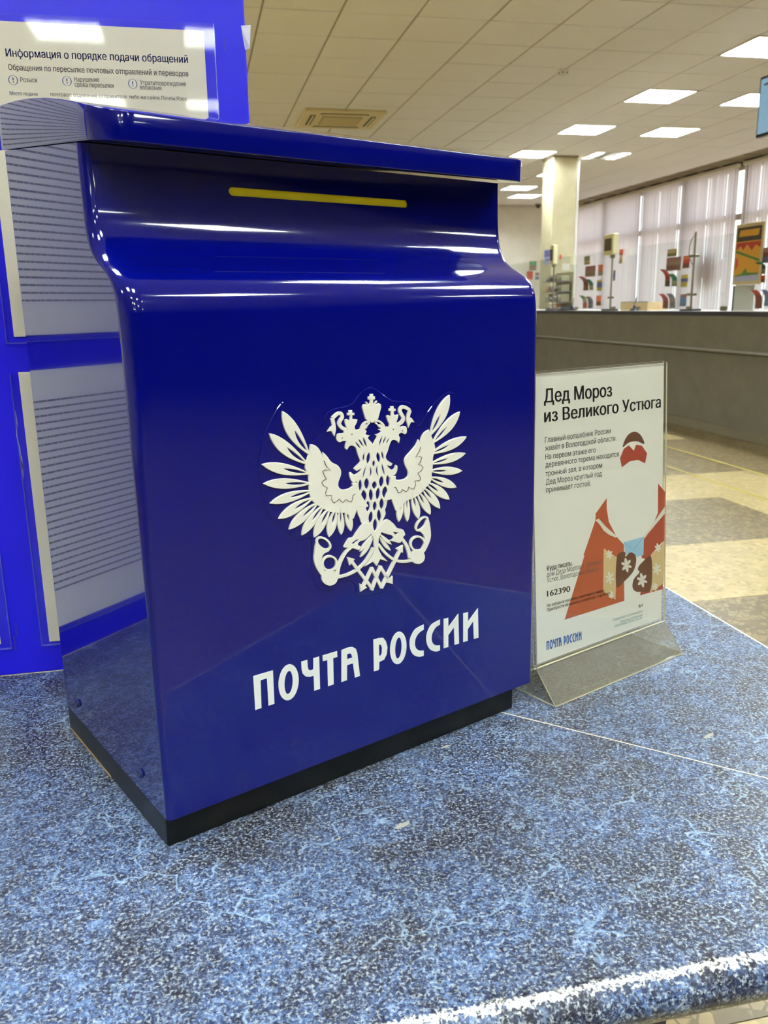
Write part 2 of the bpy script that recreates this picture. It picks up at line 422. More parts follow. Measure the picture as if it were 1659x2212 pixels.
def text_pts(s, bold=0.0):
    """outline of a line of type, filled contour by contour (holes cut out)"""
    cu = bpy.data.curves.new('tmp', 'FONT'); cu.body = s; cu.size = 1.0
    o = bpy.data.objects.new('tmp', cu); COL.objects.link(o)
    dg = bpy.context.evaluated_depsgraph_get(); c2_ = o.evaluated_get(dg).to_curve(dg)
    loops = []
    for sp in c2_.splines:
        bz_ = sp.bezier_points; n_ = len(bz_); lp = []
        for k in range(n_):
            a, b = bz_[k], bz_[(k + 1) % n_]
            straight = (a.handle_right - a.co).length < 1e-5 and (b.handle_left - b.co).length < 1e-5
            straight = straight or (a.handle_right_type == 'VECTOR' and b.handle_left_type == 'VECTOR')
            pts_ = [a.co] if straight else interpolate_bezier(a.co, a.handle_right, b.handle_left, b.co, 5)[:-1]
            for p in pts_:
                q = (p[0], p[1])
                if not lp or abs(q[0] - lp[-1][0]) + abs(q[1] - lp[-1][1]) > 1e-5: lp.append(q)
        if len(lp) > 2: loops.append(lp)
    o.to_curve_clear(); bpy.data.objects.remove(o, do_unlink=True); bpy.data.curves.remove(cu)
    loops = [clean(l, 1e-5) for l in loops]
    hole = [any(k != q and loop_in(l[0], m_) and loop_area(l) * loop_area(m_) < 0 for q, m_ in enumerate(loops)) for k, l in enumerate(loops)]
    V, Fc = [], []
    for k_, l in enumerate(loops):
        if hole[k_]: continue
        P_, T = fill([l] + [h for q, h in enumerate(loops) if hole[q] and loop_in(h[0], l)]); k = len(V)
        V += P_; Fc += [[k + i_ for i_ in t] for t in T]
    return V, Fc
CAP = 0.70
def text_lines(name, lines, m, basis, parent, bold=0.0):
    """lines: (string, left baseline (u,v), right baseline (u,v), cap height). basis(u,v) -> xyz"""
    V, Fc = [], []
    for s, L, R, cap in lines:
        tv, tf = text_pts(s)
        if not tv: continue
        x0 = min(v[0] for v in tv); x1 = max(v[0] for v in tv); k = len(V)
        L = np.array(L); R = np.array(R)
        for sh in ((0.0,) if not bold else (-bold, 0.0, bold)):
            k = len(V)
            for x, y in tv:
                t = (x + sh - x0) / (x1 - x0); q = L + (R - L) * t; V.append(basis(q[0], q[1] + y / CAP * cap))
            for f in tf: Fc.append([k + i for i in f])
    return mesh(name, V, Fc, m, parent)

# ================================================================== SETTING
ZC = ZD + HC + 2.205           # ceiling height
XR = 9.12; YB = 19.6; XL = -6.5; YN = -12.0
fl = box('floor', XL, XR, YN, YB, -0.1, -0.002, M['floor_dark']); tag(fl, kind='structure')
for (x0, x1, y0, y1) in ((XL, 3.66, 4.42, 5.10), (3.01, 3.66, 0.9, 4.417), (XL, 3.007, 2.82, 3.55), (XL, 4.05, 6.48, 6.78), (-2.0, 3.007, 0.3, 1.0)):
    box('floor_panel', x0, x1, y0, y1, -0.002, 0.0, M['floor_light'], fl)
for (x0, x1, y0, y1) in ((XL, 3.007, 3.553, 4.417), (3.663, 4.4, 0.9, 6.477), (XL, 3.66, 5.103, 6.477), (XL, 3.007, 1.003, 2.817), (XL, 4.4, 6.783, 9.0)):
    box('floor_panel', x0, x1, y0, y1, -0.002, -0.0004, M['floor_dark'], fl)

# ceiling: grid of square mineral tiles
PY, PX = 0.617, 0.606; GY0 = 7.111 + 0.05; GX0 = 0.6244 + 0.03
def gy(i): return GY0 + PY * i
def gx(j): return GX0 + PX * j
LIGHTS = [(0, 7), (3, 7), (6, 7), (9, 7), (3, 9), (6, 9), (9, 9), (12, 9), (15, 9), (17, 10)]
UNSEEN_LIGHTS = [(-10, -3), (-10, 1), (-14, -3), (-14, -1), (-14, 3), (-18, -3), (-18, 1), (-18, 5), (-22, -3), (-22, -1), (-22, 3), (-26, -3), (-26, -1), (-6, -4), (-6, 4), (-11, 3), (-3, 7), (-6, 7), (-9, 9), (-14, 8), (-22, 8), (-3, -2), (1, -2), (1, -5), (5, -2), (5, -5), (9, -2), (9, -5), (13, -2), (13, -6), (1, -8), (5, -8), (-2, -8), (3, -10), (8, -10), (-6, -8), (-14, -8)]  # lamps behind the camera, plus unseen ones added to brighten desk and ceiling
taken = set(LIGHTS) | set(UNSEEN_LIGHTS)
ceil = box('ceiling', XL, XR, YN, YB, ZC + 0.06, ZC + 0.16, M['grid']); tag(ceil, kind='structure')
GI = list(range(-31, 21)); GJ = list(range(-12, 15))
# T-bars of the grid
bm = bmesh.new()
for i in GI:
    y = gy(i)
    if YN < y < YB: bm_box(bm, XL, XR, y - 0.0085, y + 0.0085, ZC + 0.009, ZC + 0.03)
for j in GJ:
    x = gx(j)
    if XL < x < XR: bm_box(bm, x - 0.0085, x + 0.0085, YN, YB, ZC + 0.0092, ZC + 0.03)
g = bm_obj('ceiling_grid', bm, M['grid'], ceil)
tile_me = None; cand = []
for i in GI:
    for j in GJ:
        if (i, j) in taken: continue
        x0, x1, y0, y1 = gx(j), gx(j + 1), gy(i), gy(i + 1)
        if x0 < XL or x1 > XR or y0 < YN or y1 > YB: continue
        c = np.array([(x0 + x1) / 2, (y0 + y1) / 2, ZC]) - CAM; q = ROWS @ c
        vis = False
        if q[2] > 0.3:
            u_, v_ = 829.5 + F * q[0] / q[2], 1106 + F * q[1] / q[2]
            vis = 430 < u_ < 1720 and -60 < v_ < 470
        cand.append((0 if vis else 1, q[2] if vis else 99, i, j))
cand.sort()
bmr = bmesh.new()
for n_, (nv, dist, i, j) in enumerate(cand):
    x0, y0 = gx(j), gy(i)
    if nv == 0 and n_ < 300:
        if tile_me is None:
            t0 = box('ceiling_tile', 0.008, PX - 0.008, 0.008, PY - 0.008, 0.0, 0.02, M['tile'], ceil, bev=0.003, seg=1); tile_me = t0.data; t = t0
        else: t = link(bpy.data.objects.new('ceiling_tile', tile_me), ceil)
        t.location = (x0, y0, ZC + random.uniform(-0.001, 0.001))
    else: bm_box(bmr, x0 + 0.008, x0 + PX - 0.008, y0 + 0.008, y0 + PY - 0.008, ZC, ZC + 0.02)
r_ = bm_obj('ceiling_tile_field', bmr, M['tile'], ceil); r_['kind'] = 'stuff'

# walls
tag(box('wall_back', XL, XR, YB, YB + 0.15, -0.1, ZC + 0.1, M['wall']), kind='structure')
tag(box('wall_left', XL - 0.15, XL, YN, YB, -0.1, ZC + 0.1, M['wall']), kind='structure')
tag(box('wall_near', XL, XR, YN - 0.15, YN, -0.1, ZC + 0.1, M['wall_dark']), kind='structure')
Y_M = [19.55, 18.2, 16.6, 15.0, 13.3, 11.7, 10.1, 8.5]
wr = box('wall_right', XR, XR + 0.2, YN, Y_M[-1], -0.1, ZC + 0.1, M['wall_dark']); tag(wr, kind='structure')
box('sill_wall', XR, XR + 0.2, Y_M[-1], YB, -0.1, 0.45, M['wall'], wr)
box('head_beam', XR, XR + 0.2, Y_M[-1], YB, ZC - 0.03, ZC + 0.1, M['dark_gap'], wr)
for k in range(len(Y_M) - 1):
    y1, y0 = Y_M[k], Y_M[k + 1]
    wv, wf = [], []
    bm = bmesh.new()
    bm_box(bm, XR - 0.02, XR + 0.08, y0 - 0.07, y0 + 0.07, 0.45, ZC - 0.03)
    bm_box(bm, XR, XR + 0.07, y0 + 0.045, y1 - 0.045, 0.45, 0.52)
    bm_box(bm, XR, XR + 0.07, y0 + 0.045, y1 - 0.045, ZC - 0.09, ZC - 0.03)
    bm_box(bm, XR, XR + 0.07, y0 + 0.045, y1 - 0.045, ZD + HC + 1.32, ZD + HC + 1.42)
    wn = bm_obj('window_%d' % (k + 1), bm, M['frame']); tag(wn, kind='structure')
    box('pane', XR + 0.03, XR + 0.036, y0 + 0.045, y1 - 0.045, 0.52, ZD + HC + 1.32, M['glass'], wn)
    box('pane', XR + 0.03, XR + 0.036, y0 + 0.045, y1 - 0.045, ZD + HC + 1.42, ZC - 0.09, M['glass'], wn)
pv = box('pavement', XR + 0.3, XR + 25, -15, 45, -0.3, -0.1, M['outside']); tag(pv, kind='structure')

# vertical blinds, one per window bay, every slat a part
slat_me = {}
GAPS = [at_x((q_, 600), XR - 0.14)[1] for q_ in (1378, 1415, 1456, 1503, 1520, 1539, 1556, 1592, 1600, 1632, 1652)]
BL = ['vertical blind in the window bay beside the back wall', 'vertical blind in the second window bay from the back wall', 'vertical blind behind the display box with the dark screen',
      'vertical blind with the round window sticker behind it', 'vertical blind at the right picture edge behind the framed poster']
for k in range(len(Y_M) - 1):
    y1, y0 = Y_M[k] - (0.07 if k == 4 else 0.03 if k > 4 else 0.004), Y_M[k + 1] + (0.07 if k == 3 else 0.03 if k > 4 else 0.004)
    t = thing('vertical_blind', BL[k] if k < len(BL) else 'vertical blind in a window bay outside the picture to the right', 'blind', (XR - 0.14, y0, 0.5), 0, 'vertical blinds along the window wall')
    H_ = ZC - 0.06 - 0.5; NSL = 17 if k < 6 else 4
    box('head_rail', -0.03, 0.03, 0, y1 - y0, H_, H_ + 0.05, M['lamp_frame'], t)
    pitch = (y1 - y0) / NSL
    rnd = random.Random(k * 7 + 3)
    for s in range(NSL):
        yc = y0 + (s + 0.5) * pitch
        if any(abs(yc - g_) < pitch * 0.5 for g_ in GAPS): wdt = pitch * 0.6
        else: wdt = pitch * rnd.choice((1.06, 1.06, 1.04, 1.06, 0.94))
        key = round(wdt, 3)
        if key not in slat_me:
            n_ = 5; V = []; Fc = []
            for q in range(n_):
                yy = -wdt / 2 + wdt * q / (n_ - 1); xx = 0.012 * math.cos(math.pi * (q / (n_ - 1) - 0.5))
                V += [(xx, yy, 0), (xx, yy, H_)]
            for q in range(n_ - 1): Fc.append([2 * q, 2 * q + 2, 2 * q + 3, 2 * q + 1])
            o = mesh('slat', V, Fc, M['blind'], t, smooth=True); slat_me[key] = o.data
        else: o = link(bpy.data.objects.new('slat', slat_me[key]), t)
        o.location = (0, (s + 0.5) * pitch, 0); o.rotation_euler = (0, 0, math.radians(rnd.uniform(2, 9) if wdt > pitch * 0.5 else 0))

# ================================================================== CEILING FIXTURES
def ceiling_light(i, j, label, variant='on'):
    t = thing('ceiling_light', label, 'ceiling light', (gx(j), gy(i), ZC), 0, 'louvred ceiling lights')
    bm = bmesh.new(); e = 0.012
    bm_box(bm, e, PX - e, e, e + 0.015, -0.004, 0.055); bm_box(bm, e, PX - e, PY - e - 0.015, PY - e, -0.004, 0.055)
    bm_box(bm, e, e + 0.015, e + 0.015, PY - e - 0.015, -0.004, 0.055); bm_box(bm, PX - e - 0.015, PX - e, e + 0.015, PY - e - 0.015, -0.004, 0.055)
    bm_obj('frame', bm, M['lamp_frame'], t)
    n4 = 4; w4 = (PX - 2 * (e + 0.015)) / n4
    for k in range(n4):
        lit = not (variant == 'half' and k in (1, 2))
        box('tube_panel', e + 0.015 + k * w4 + 0.004, e + 0.015 + (k + 1) * w4 - 0.004, e + 0.017, PY - e - 0.017, 0.036, 0.046, M['lamp'] if lit else M['lamp_off'], t)
    bm = bmesh.new()
    for k in range(1, n4):
        x = e + 0.015 + k * w4; bm_box(bm, x - 0.003, x + 0.003, e + 0.015, PY - e - 0.015, 0.0, 0.034)
    for k in range(1, 7):
        y = e + 0.015 + k * (PY - 2 * e - 0.03) / 7; bm_box(bm, e + 0.015, PX - e - 0.015, y - 0.0015, y + 0.0015, 0.006, 0.03)
    bm_obj('louvre', bm, M['louvre'], t)
    return t
LL = {(0, 7): 'ceiling light nearest the viewer, cut by the right picture edge', (3, 7): 'ceiling light second from the viewer in the left row, bright louvre squares', (6, 7): 'ceiling light third from the viewer in the left row',
      (9, 7): 'ceiling light just in front of the column top', (3, 9): 'ceiling light partly hidden by the hanging screen', (6, 9): 'fully lit ceiling light second in the right row',
      (9, 9): 'ceiling light with a dark unlit middle between two lit strips', (12, 9): 'small distant ceiling light mostly hidden behind the column', (15, 9): 'distant ceiling light right below the mailbox lid end', (17, 10): 'farthest ceiling light above the back wall'}
for ij in LIGHTS: ceiling_light(ij[0], ij[1], LL[ij], 'half' if ij == (9, 9) else 'on')
for ij in UNSEEN_LIGHTS: ceiling_light(ij[0], ij[1], 'unseen lit louvred ceiling light, one of a set partly added to brighten the hall')

# cassette air conditioner
ac = thing('air_conditioner', 'beige square ceiling air conditioner with slotted vents and central grille', 'air conditioner', (gx(1.22), gy(5.28), ZC))
AW, AL = 0.96, 0.95
bm = bmesh.new(); bm_box(bm, 0, AW, 0, AL, -0.035, 0.0, 0.012, 2); bm_obj('panel', bm, M['ac'], ac)
box('intake_grille', 0.24, AW - 0.24, 0.24, AL - 0.24, -0.042, -0.035, M['ac_grille'], ac, 0.003, 1)
for k in range(11):
    y = 0.27 + k * (AL - 0.54) / 10
    box('grille_slat', 0.25, AW - 0.25, y - 0.006, y + 0.006, -0.047, -0.042, M['ac'], ac)
for (x0, x1, y0, y1) in ((0.2, AW - 0.2, 0.09, 0.15), (0.2, AW - 0.2, AL - 0.15, AL - 0.09), (0.09, 0.15, 0.2, AL - 0.2), (AW - 0.15, AW - 0.09, 0.2, AL - 0.2)):
    v_ = box('air_vent', x0, x1, y0, y1, -0.038, -0.035, M['dark_gap'], ac)
    if x1 - x0 > y1 - y0: box('vent_flap', x0 + 0.01, x1 - 0.01, (y0 + y1) / 2 - 0.012, (y0 + y1) / 2 + 0.012, -0.044, -0.038, M['ac'], v_)
    else: box('vent_flap', (x0 + x1) / 2 - 0.012, (x0 + x1) / 2 + 0.012, y0 + 0.01, y1 - 0.01, -0.044, -0.038, M['ac'], v_)
P = at_z((1217, 151), ZC)
sd = thing('smoke_detector', 'small round white smoke detector on the ceiling', 'smoke detector', (P[0], P[1], ZC))
tube('base', (0, 0, 0), (0, 0, -0.02), 0.058, M['lamp_frame'], sd, 20)
tube('sensing_chamber', (0, 0, -0.02), (0, 0, -0.055), 0.046, M['lamp_frame'], sd, 20, 0.034)
for k in range(6):
    a = k * math.pi / 3; tube('slot', (0.038 * math.cos(a), 0.038 * math.sin(a), -0.03), (0.046 * math.cos(a), 0.046 * math.sin(a), -0.03), 0.008, M['dark_gap'], sd, 8)
P = at_z((1160, 441), ZC)
cm = thing('dome_camera', 'tiny dark dome camera on the ceiling beside the column', 'camera', (P[0], YB - 0.35, ZC))
tube('mount', (0, 0, 0), (0, 0, -0.03), 0.07, M['grid'], cm, 14); tube('dome', (0, 0, -0.03), (0, 0, -0.09), 0.06, M['dark_gap'], cm, 14, 0.03)

# ================================================================== COLUMN, COUNTER AND WHAT STANDS ON IT
CX0, CX1, CY0, CY1 = 5.56, 5.95, 13.05, 13.48
cl = thing('column', 'square cream column reaching the ceiling behind the counter', 'column', (CX0, CY0, 0))
box('shaft', 0, CX1 - CX0, 0, CY1 - CY0, 0, ZC - 0.03, M['column'], cl, 0.012, 2)
box('collar', -0.015, CX1 - CX0 + 0.015, -0.015, CY1 - CY0 + 0.015, ZC - 0.03, ZC - 0.002, M['grid'], cl)
box('conduit', CX1 - CX0 + 0.005, CX1 - CX0 + 0.05, 0.01, 0.06, 0, ZC - 0.04, M['lamp_frame'], cl, 0.008, 1)
def notice(px0, py0, px1, py1, y, m, label, cat='notice', bands=None):
    A = at_y((px0, py1), y); B = at_y((px1, py0), y)
    o = thing('notice', label, cat, (A[0], y, A[2]))
    w_, h_ = B[0] - A[0], B[2] - A[2]
    box('sheet', 0, w_, -0.002, 0.0, 0, h_, m, o)
    for (u0, v0, u1, v1, mm) in bands or []: box('print', u0 * w_, u1 * w_, -0.0035, -0.002, v0 * h_, v1 * h_, mm, o)
    return o
def notice_x(px0, py0, px1, py1, x, m, label, cat='notice', bands=None):
    A = at_x((px0, (py0 + py1) / 2), x); B = at_x((px1, (py0 + py1) / 2), x); T_ = at_x(((px0 + px1) / 2, py0), x); D_ = at_x(((px0 + px1) / 2, py1), x)
    o = thing('notice', label, cat, (x, B[1], D_[2])); w_, h_ = A[1] - B[1], T_[2] - D_[2]
    box('sheet', -0.002, 0, 0, w_, 0, h_, m, o)
    for (u0, v0, u1, v1, mm) in bands or []: box('print', -0.0035, -0.002, u0 * w_, u1 * w_, v0 * h_, v1 * h_, mm, o)
    return o
notice_x(1175, 539, 1191, 571, CX0 - 0.001, M['lilac'], 'lilac grey notice sheet on the left face of the column', bands=[(0.1, 0.5, 0.9, 0.95, M['violetblue']), (0.3, 0.2, 0.7, 0.4, M['steelblue'])])
notice(1208, 550, 1213, 561, CY0 - 0.001, M['coral'], 'small red tag on the column front')
notice(1207, 563, 1212, 575, CY0 - 0.001, M['beige'], 'small beige tag below the red tag on the column')
notice(1214, 569, 1231, 584, CY0 - 0.001, M['white_sheet'], 'white paper sheet taped to the column front')
notice(1143, 564, 1159, 584, YB - 0.004, M['taupe'], 'framed picture with a green stripe on the back wall', 'picture', [(0.0, 0.55, 1.0, 0.95, M['mint'])])
notice(1138, 586, 1151, 604, YB - 0.004, M['coral'], 'reddish sheet on the back wall beside the mailbox shoulder')
notice(1155, 588, 1166, 606, YB - 0.004, M['white_sheet'], 'white and blue leaflet on the back wall left of the column', bands=[(0.1, 0.1, 0.9, 0.5, M['steelblue']), (0.1, 0.6, 0.9, 0.95, M['mauve'])])

CB = 4.425; ZT = ZD + HC - 0.092
ct = thing('service_counter', 'long dark grey service counter with aluminium trim strip and pale top', 'counter', (CB, 2.0, 0))
CLN = 12.5
box('front_panel', 0.012, 0.03, 0, CLN, 0.085, 0.715, M['counter'], ct)
box('upper_panel', -0.012, 0.03, 0, CLN, 0.735, ZT - 0.04, M['counter'], ct)
box('trim_strip', -0.03, 0.03, 0, CLN, 0.715, 0.735, M['trim_alu'], ct, 0.003, 1)
box('kick_strip', 0.002, 0.03, 0, CLN, 0.0, 0.085, M['trim_kick'], ct)
for k in range(16): tube('screw', (0.002, 0.4 + k * 0.45, 0.05), (-0.002, 0.4 + k * 0.45, 0.05), 0.012, M['steel'], ct, 8)
box('counter_edge', -0.015, 0.0, 0, CLN, ZT - 0.04, ZT - 0.002, M['counter_edge'], ct, 0.002, 1)
box('worktop', 0.0, 0.55, 0, CLN, ZT - 0.04, ZT, M['counter_top'], ct)
box('rear_panel', 0.5, 0.53, 0, CLN, 0.0, ZT - 0.04, M['counter'], ct)

GXP = 4.62; XDP = 4.525
for k, y0 in enumerate([5.75 + 1.55 * q for q in range(5)]):
    t = thing('glass_screen', ['clear glass counter screen nearest the right picture edge', 'clear glass counter screen between the tall pole and the framed poster', 'clear glass counter screen behind the tray box',
                               'clear glass counter screen in front of the window corner', 'clear glass counter screen beside the column'][k], 'glass screen', (GXP + 0.045, y0, ZT), 0, 'glass screens on the counter')
    box('pane', 0, 0.006, 0.01, 1.54, 0.012, 0.66, M['glass'], t)
    box('clip', -0.012, 0.018, 0.25, 0.31, 0.0, 0.04, M['steel'], t); box('clip', -0.012, 0.018, 1.24, 1.30, 0.0, 0.04, M['steel'], t)

def display_pole(px, py_top, face, side, label, pole_only=False):
    base = at_x((px, 664), XDP); y = base[1]
    t = thing('counter_display', label, 'display', (XDP, y, ZT))
    box('base', -0.06, 0.05, -0.10, 0.10, 0, 0.018, M['base_black'], t, 0.005, 1)
    ztop = at_x((px + 3, py_top), XDP)[2] - ZT
    tube('pole', (0, 0, 0.018), (0, 0, ztop), 0.0095, M['steel'], t, 10)
    return t, ztop
def add_case(t, ztop, h, wy, wx):
    hs = box('housing', -wx / 2, wx / 2, -wy * 0.3, wy * 0.7, ztop, ztop + h, M['case_cream'], t, 0.012, 2)
    box('screen', -wx / 2 - 0.004, -wx / 2, -wy * 0.14, wy * 0.54, ztop + h * 0.2, ztop + h * 0.78, M['screen_dark'], t, 0.002, 1)
    tube('socket', (0, 0, ztop - 0.035), (0, 0, ztop), 0.028, M['steel'], t, 10)
t, zt = display_pole(1318, 551, 0, 0, 'cream display box with dark screen on a thin pole'); add_case(t, zt, 0.225, 0.235, 0.07)
box('clamp', -0.02, 0.02, -0.035, 0.035, 0.13, 0.15, M['steel'], t)
t, zt = display_pole(1194, 571, 0, 0, 'pale display box on a pole in front of the column'); add_case(t, zt, 0.235, 0.12, 0.06)
t, zt = display_pole(1492, 502, 0, 0, 'bare steel pole with clamps and a looped cable on the counter')
for zz in (at_x((1497, 553), XDP)[2] - ZT, at_x((1493, 636), XDP)[2] - ZT): box('clamp', -0.025, 0.025, -0.05, 0.05, zz - 0.012, zz + 0.012, M['steel'], t, 0.003, 1)
pts = spath([(0, 0.0, zt - 0.02), (0, 0.10, zt - 0.10), (0, 0.11, zt - 0.2), (0, 0.02, zt - 0.3)], 5)
P0 = [np.array([0, 0.0, zt - 0.02]), np.array([0, 0.06, zt - 0.06]), np.array([0, 0.09, zt - 0.13]), np.array([0, 0.09, zt - 0.19]), np.array([0, 0.05, zt - 0.26]), np.array([0, 0.0, zt - 0.3])]
bm = bmesh.new()
for a, b in zip(P0[:-1], P0[1:]):
    A, B = Vector(a), Vector(b); d = B - A
    rr = bmesh.ops.create_cone(bm, cap_ends=True, segments=6, radius1=0.004, radius2=0.004, depth=d.length)
    q = Vector((0, 0, 1)).rotation_difference(d.normalized()).to_matrix().to_4x4(); q.translation = (A + B) / 2
    bmesh.ops.transform(bm, matrix=q, verts=rr['verts'])
bm_obj('cable', bm, M['steel'], t)

# leaflets and booklets in clear pockets on the glass screens
def leaflet(rect, cols, label, curl=0.0, x=GXP + 0.03, cat='leaflet', group='leaflets on the glass screens'):
    px0, py0, px1, py1 = rect
    A = at_x((px0, (py0 + py1) / 2), x); B = at_x((px1, (py0 + py1) / 2), x)
    T_ = at_x(((px0 + px1) / 2, py0), x); D_ = at_x(((px0 + px1) / 2, py1), x)
    w_, h_ = abs(A[1] - B[1]), T_[2] - D_[2]
    o = thing('leaflet', label, cat, (x, min(A[1], B[1]), D_[2]), 0, group)
    n_ = 10; V = []; Fc = []; idx = []; nc = len(cols); mats = [M[c] for c in cols]
    for k in range(n_ + 1):
        s = k / n_; off = -curl * max(0.0, (s - 0.35) / 0.65) ** 2.2; dz = h_ * s - abs(off) * 0.25
        for dx in (0.0, -0.003): V += [(off + dx, 0, dz), (off + dx, w_, dz)]
    for k in range(n_):
        a, b = 4 * k, 4 * k + 4; ci = min(nc - 1, int((k / n_) * nc))
        for f in ([a, a + 1, b + 1, b], [a + 2, b + 2, b + 3, a + 3], [a, b, b + 2, a + 2], [a + 1, a + 3, b + 3, b + 1]): Fc.append(f); idx.append(ci)
    Fc.append([0, 2, 3, 1]); idx.append(0); Fc.append([4 * n_, 4 * n_ + 1, 4 * n_ + 3, 4 * n_ + 2]); idx.append(nc - 1)
    mesh('sheet', V, Fc, None, o, mats=mats, idx=idx)
    box('pocket', -0.006 - curl * 0.1, -0.004 - curl * 0.1, -0.004, w_ + 0.004, -0.006, h_ * 0.35, M['acrylic'], o)
    return o
def c1(x0, y0, x1, y1): return (1230 + x0 / 7.54, 500 + y0 / 7.54, 1230 + x1 / 7.54, 500 + y1 / 7.54)
def c2(x0, y0, x1, y1): return (1430 + x0 / 7.2445, 440 + y0 / 7.2445, 1430 + x1 / 7.2445, 440 + y1 / 7.2445)
for rect, cols, lab, curl in [
    (c1(245, 400, 335, 540), ['beige', 'olive'], 'olive leaflet at the top of the cluster left of the display box', 0),
    (c1(262, 560, 425, 735), ['taupe', 'mauve'], 'wide mauve leaflet in the cluster left of the display box', 0),
    (c1(470, 540, 545, 715), ['taupe', 'orange', 'orange'], 'narrow orange leaflet directly below the display box', 0),
    (c1(235, 705, 310, 960), ['darkred', 'darkred', 'darkred', 'coral'], 'curled red booklet in the middle row left of the display pole', 0.08),
    (c1(325, 755, 392, 955), ['olive', 'green', 'green'], 'curled green booklet in the middle row left of the display pole', 0.06),
    (c1(450, 790, 532, 965), ['mustard', 'violetblue', 'violetblue', 'mustard'], 'yellow and blue leaflet left of the display pole', 0),
    (c1(225, 1020, 290, 1250), ['red', 'olive', 'leafgreen'], 'curled green booklet with red foot standing near the column', 0.06),
    (c1(310, 1040, 390, 1250), ['greyblue', 'greyblue', 'taupe'], 'curled grey booklet beside the display pole base', 0.05),
    (c1(440, 1045, 517, 1205), ['darkred', 'orange', 'orange'], 'small orange leaflet just left of the display pole base', 0),
    (c1(820, 290, 878, 385), ['coral'], 'small bright red tag right of the display box', 0),
    (c1(815, 395, 865, 520), ['beige', 'pinkpaper'], 'small beige tag under the red tag right of the display box', 0),
    (c1(715, 630, 748, 800), ['violetblue', 'violetblue', 'taupe'], 'thin blue strip hanging right of the display pole', 0),
    (c2(90, 710, 235, 825), ['olive', 'beige'], 'olive leaflet at the top of the cluster left of the steel pole', 0),
    (c2(75, 838, 295, 1045), ['mauve', 'taupe', 'mauve'], 'wide mauve leaflet left of the bare steel pole', 0),
    (c2(332, 815, 432, 1008), ['darkred', 'coral', 'orange'], 'orange red leaflet touching the bare steel pole', 0),
    (c2(58, 1000, 130, 1295), ['charcoal', 'darkred', 'red', 'red'], 'curled red booklet in the middle row left of the steel pole', 0.07),
    (c2(160, 1078, 242, 1292), ['olive', 'green', 'green'], 'curled green booklet in the middle row left of the steel pole', 0.05),
    (c2(300, 1110, 406, 1302), ['mustard', 'violetblue', 'mustard'], 'yellow and blue leaflet left of the steel pole', 0),
    (c2(22, 1385, 102, 1640), ['darkred', 'darkred', 'red'], 'curled dark red booklet in the bottom row left of the steel pole', 0.06),
    (c2(125, 1385, 212, 1640), ['greyblue', 'taupe', 'greyblue'], 'curled grey booklet in the bottom row left of the steel pole', 0.05),
    (c2(285, 1415, 382, 1605), ['steelblue', 'steelblue', 'mauve'], 'blue leaflet in the bottom row left of the steel pole', 0),
    (c2(1560, 690, 1680, 925), ['violetblue', 'darkred', 'mauve'], 'dark red leaflet at the right picture edge beside the framed poster', 0),
    (c2(1530, 890, 1625, 1100), ['taupe', 'charcoal', 'green'], 'curled dark green booklet right of the framed poster', 0.05),
    (c2(1515, 1122, 1618, 1235), ['darkred', 'coral'], 'small red leaflet at the lower right corner of the framed poster', 0),
    (c2(1470, 1320, 1572, 1640), ['darkred', 'darkred', 'red'], 'tall curled red booklet in the bottom row at the right edge', 0.06),
    (c2(1612, 1320, 1700, 1600), ['steelblue', 'greyblue', 'violetblue'], 'curled blue booklet at the right picture edge', 0.05)]:
    leaflet(rect, cols, lab, curl)
# framed poster on the glass
def px2(x, y): return (1430 + x / 7.2445, 440 + y / 7.2445)
XP = GXP + 0.02
A = at_x(px2(1150, 780), XP); B = at_x(px2(1590, 760), XP); T_ = at_x(px2(1400, 300), XP)[2]; D_ = at_x(px2(1330, 1265), XP)[2]
fp = thing('framed_poster', 'tall framed poster with black top and red yellow green shapes on the glass', 'poster', (XP, B[1], D_)); W_, H_ = A[1] - B[1], T_ - D_
box('frame', -0.012, 0.0, 0, W_, 0, H_, M['beige'], fp, 0.003, 1)
def fpoly(name, pts, m, lay):
    # u runs right in the picture (towards the viewer, -y)
    return flat_shape(name, [[[(W_ * (0.07 + 0.86 * u_), H_ * (0.06 + 0.88 * v_)) for u_, v_ in pts]]], 0.0006, 0, m, fp, basis=lambda u_, v_, h: (-0.0122 - lay * 0.0007 - h, W_ - u_, v_))
fpoly('print', [(0, 0), (1, 0), (1, 1), (0, 1)], M['amber'], 0)
fpoly('print', [(0, 0.74), (1, 0.74), (1, 1), (0, 1)], M['charcoal'], 1)
fpoly('print', [(0.08, 0.83), (0.88, 0.83), (0.92, 0.95), (0.12, 0.95)], M['amber'], 2)
fpoly('print', [(0, 0.58), (0.18, 0.66), (0.3, 0.58), (0.45, 0.68), (0.65, 0.56), (0.8, 0.66), (1, 0.6), (1, 0.72), (0, 0.72)], M['red'], 1)
fpoly('print', [(0, 0.54), (1, 0.34), (1, 0.39), (0, 0.585)], M['leafgreen'], 2)
fpoly('print', [(0, 0), (1, 0), (1, 0.12), (0, 0.1)], M['lilac'], 1)
fpoly('print', [(0, 0.1), (0.3, 0.14), (0.45, 0.24), (0.55, 0.15), (1, 0.14), (1, 0.11), (0, 0.09)], M['leafgreen'], 2)
fpoly('print', [(0, 0.18), (0.12, 0.3), (0.1, 0.42), (0, 0.45)], M['coral'], 1)
A = at_x(px2(1135, 1450), XP + 0.1); B = at_x(px2(1470, 1450), XP + 0.1)
wp = thing('white_panel', 'plain white panel standing on the counter below the framed poster', 'panel', (XP + 0.08, B[1], ZT))
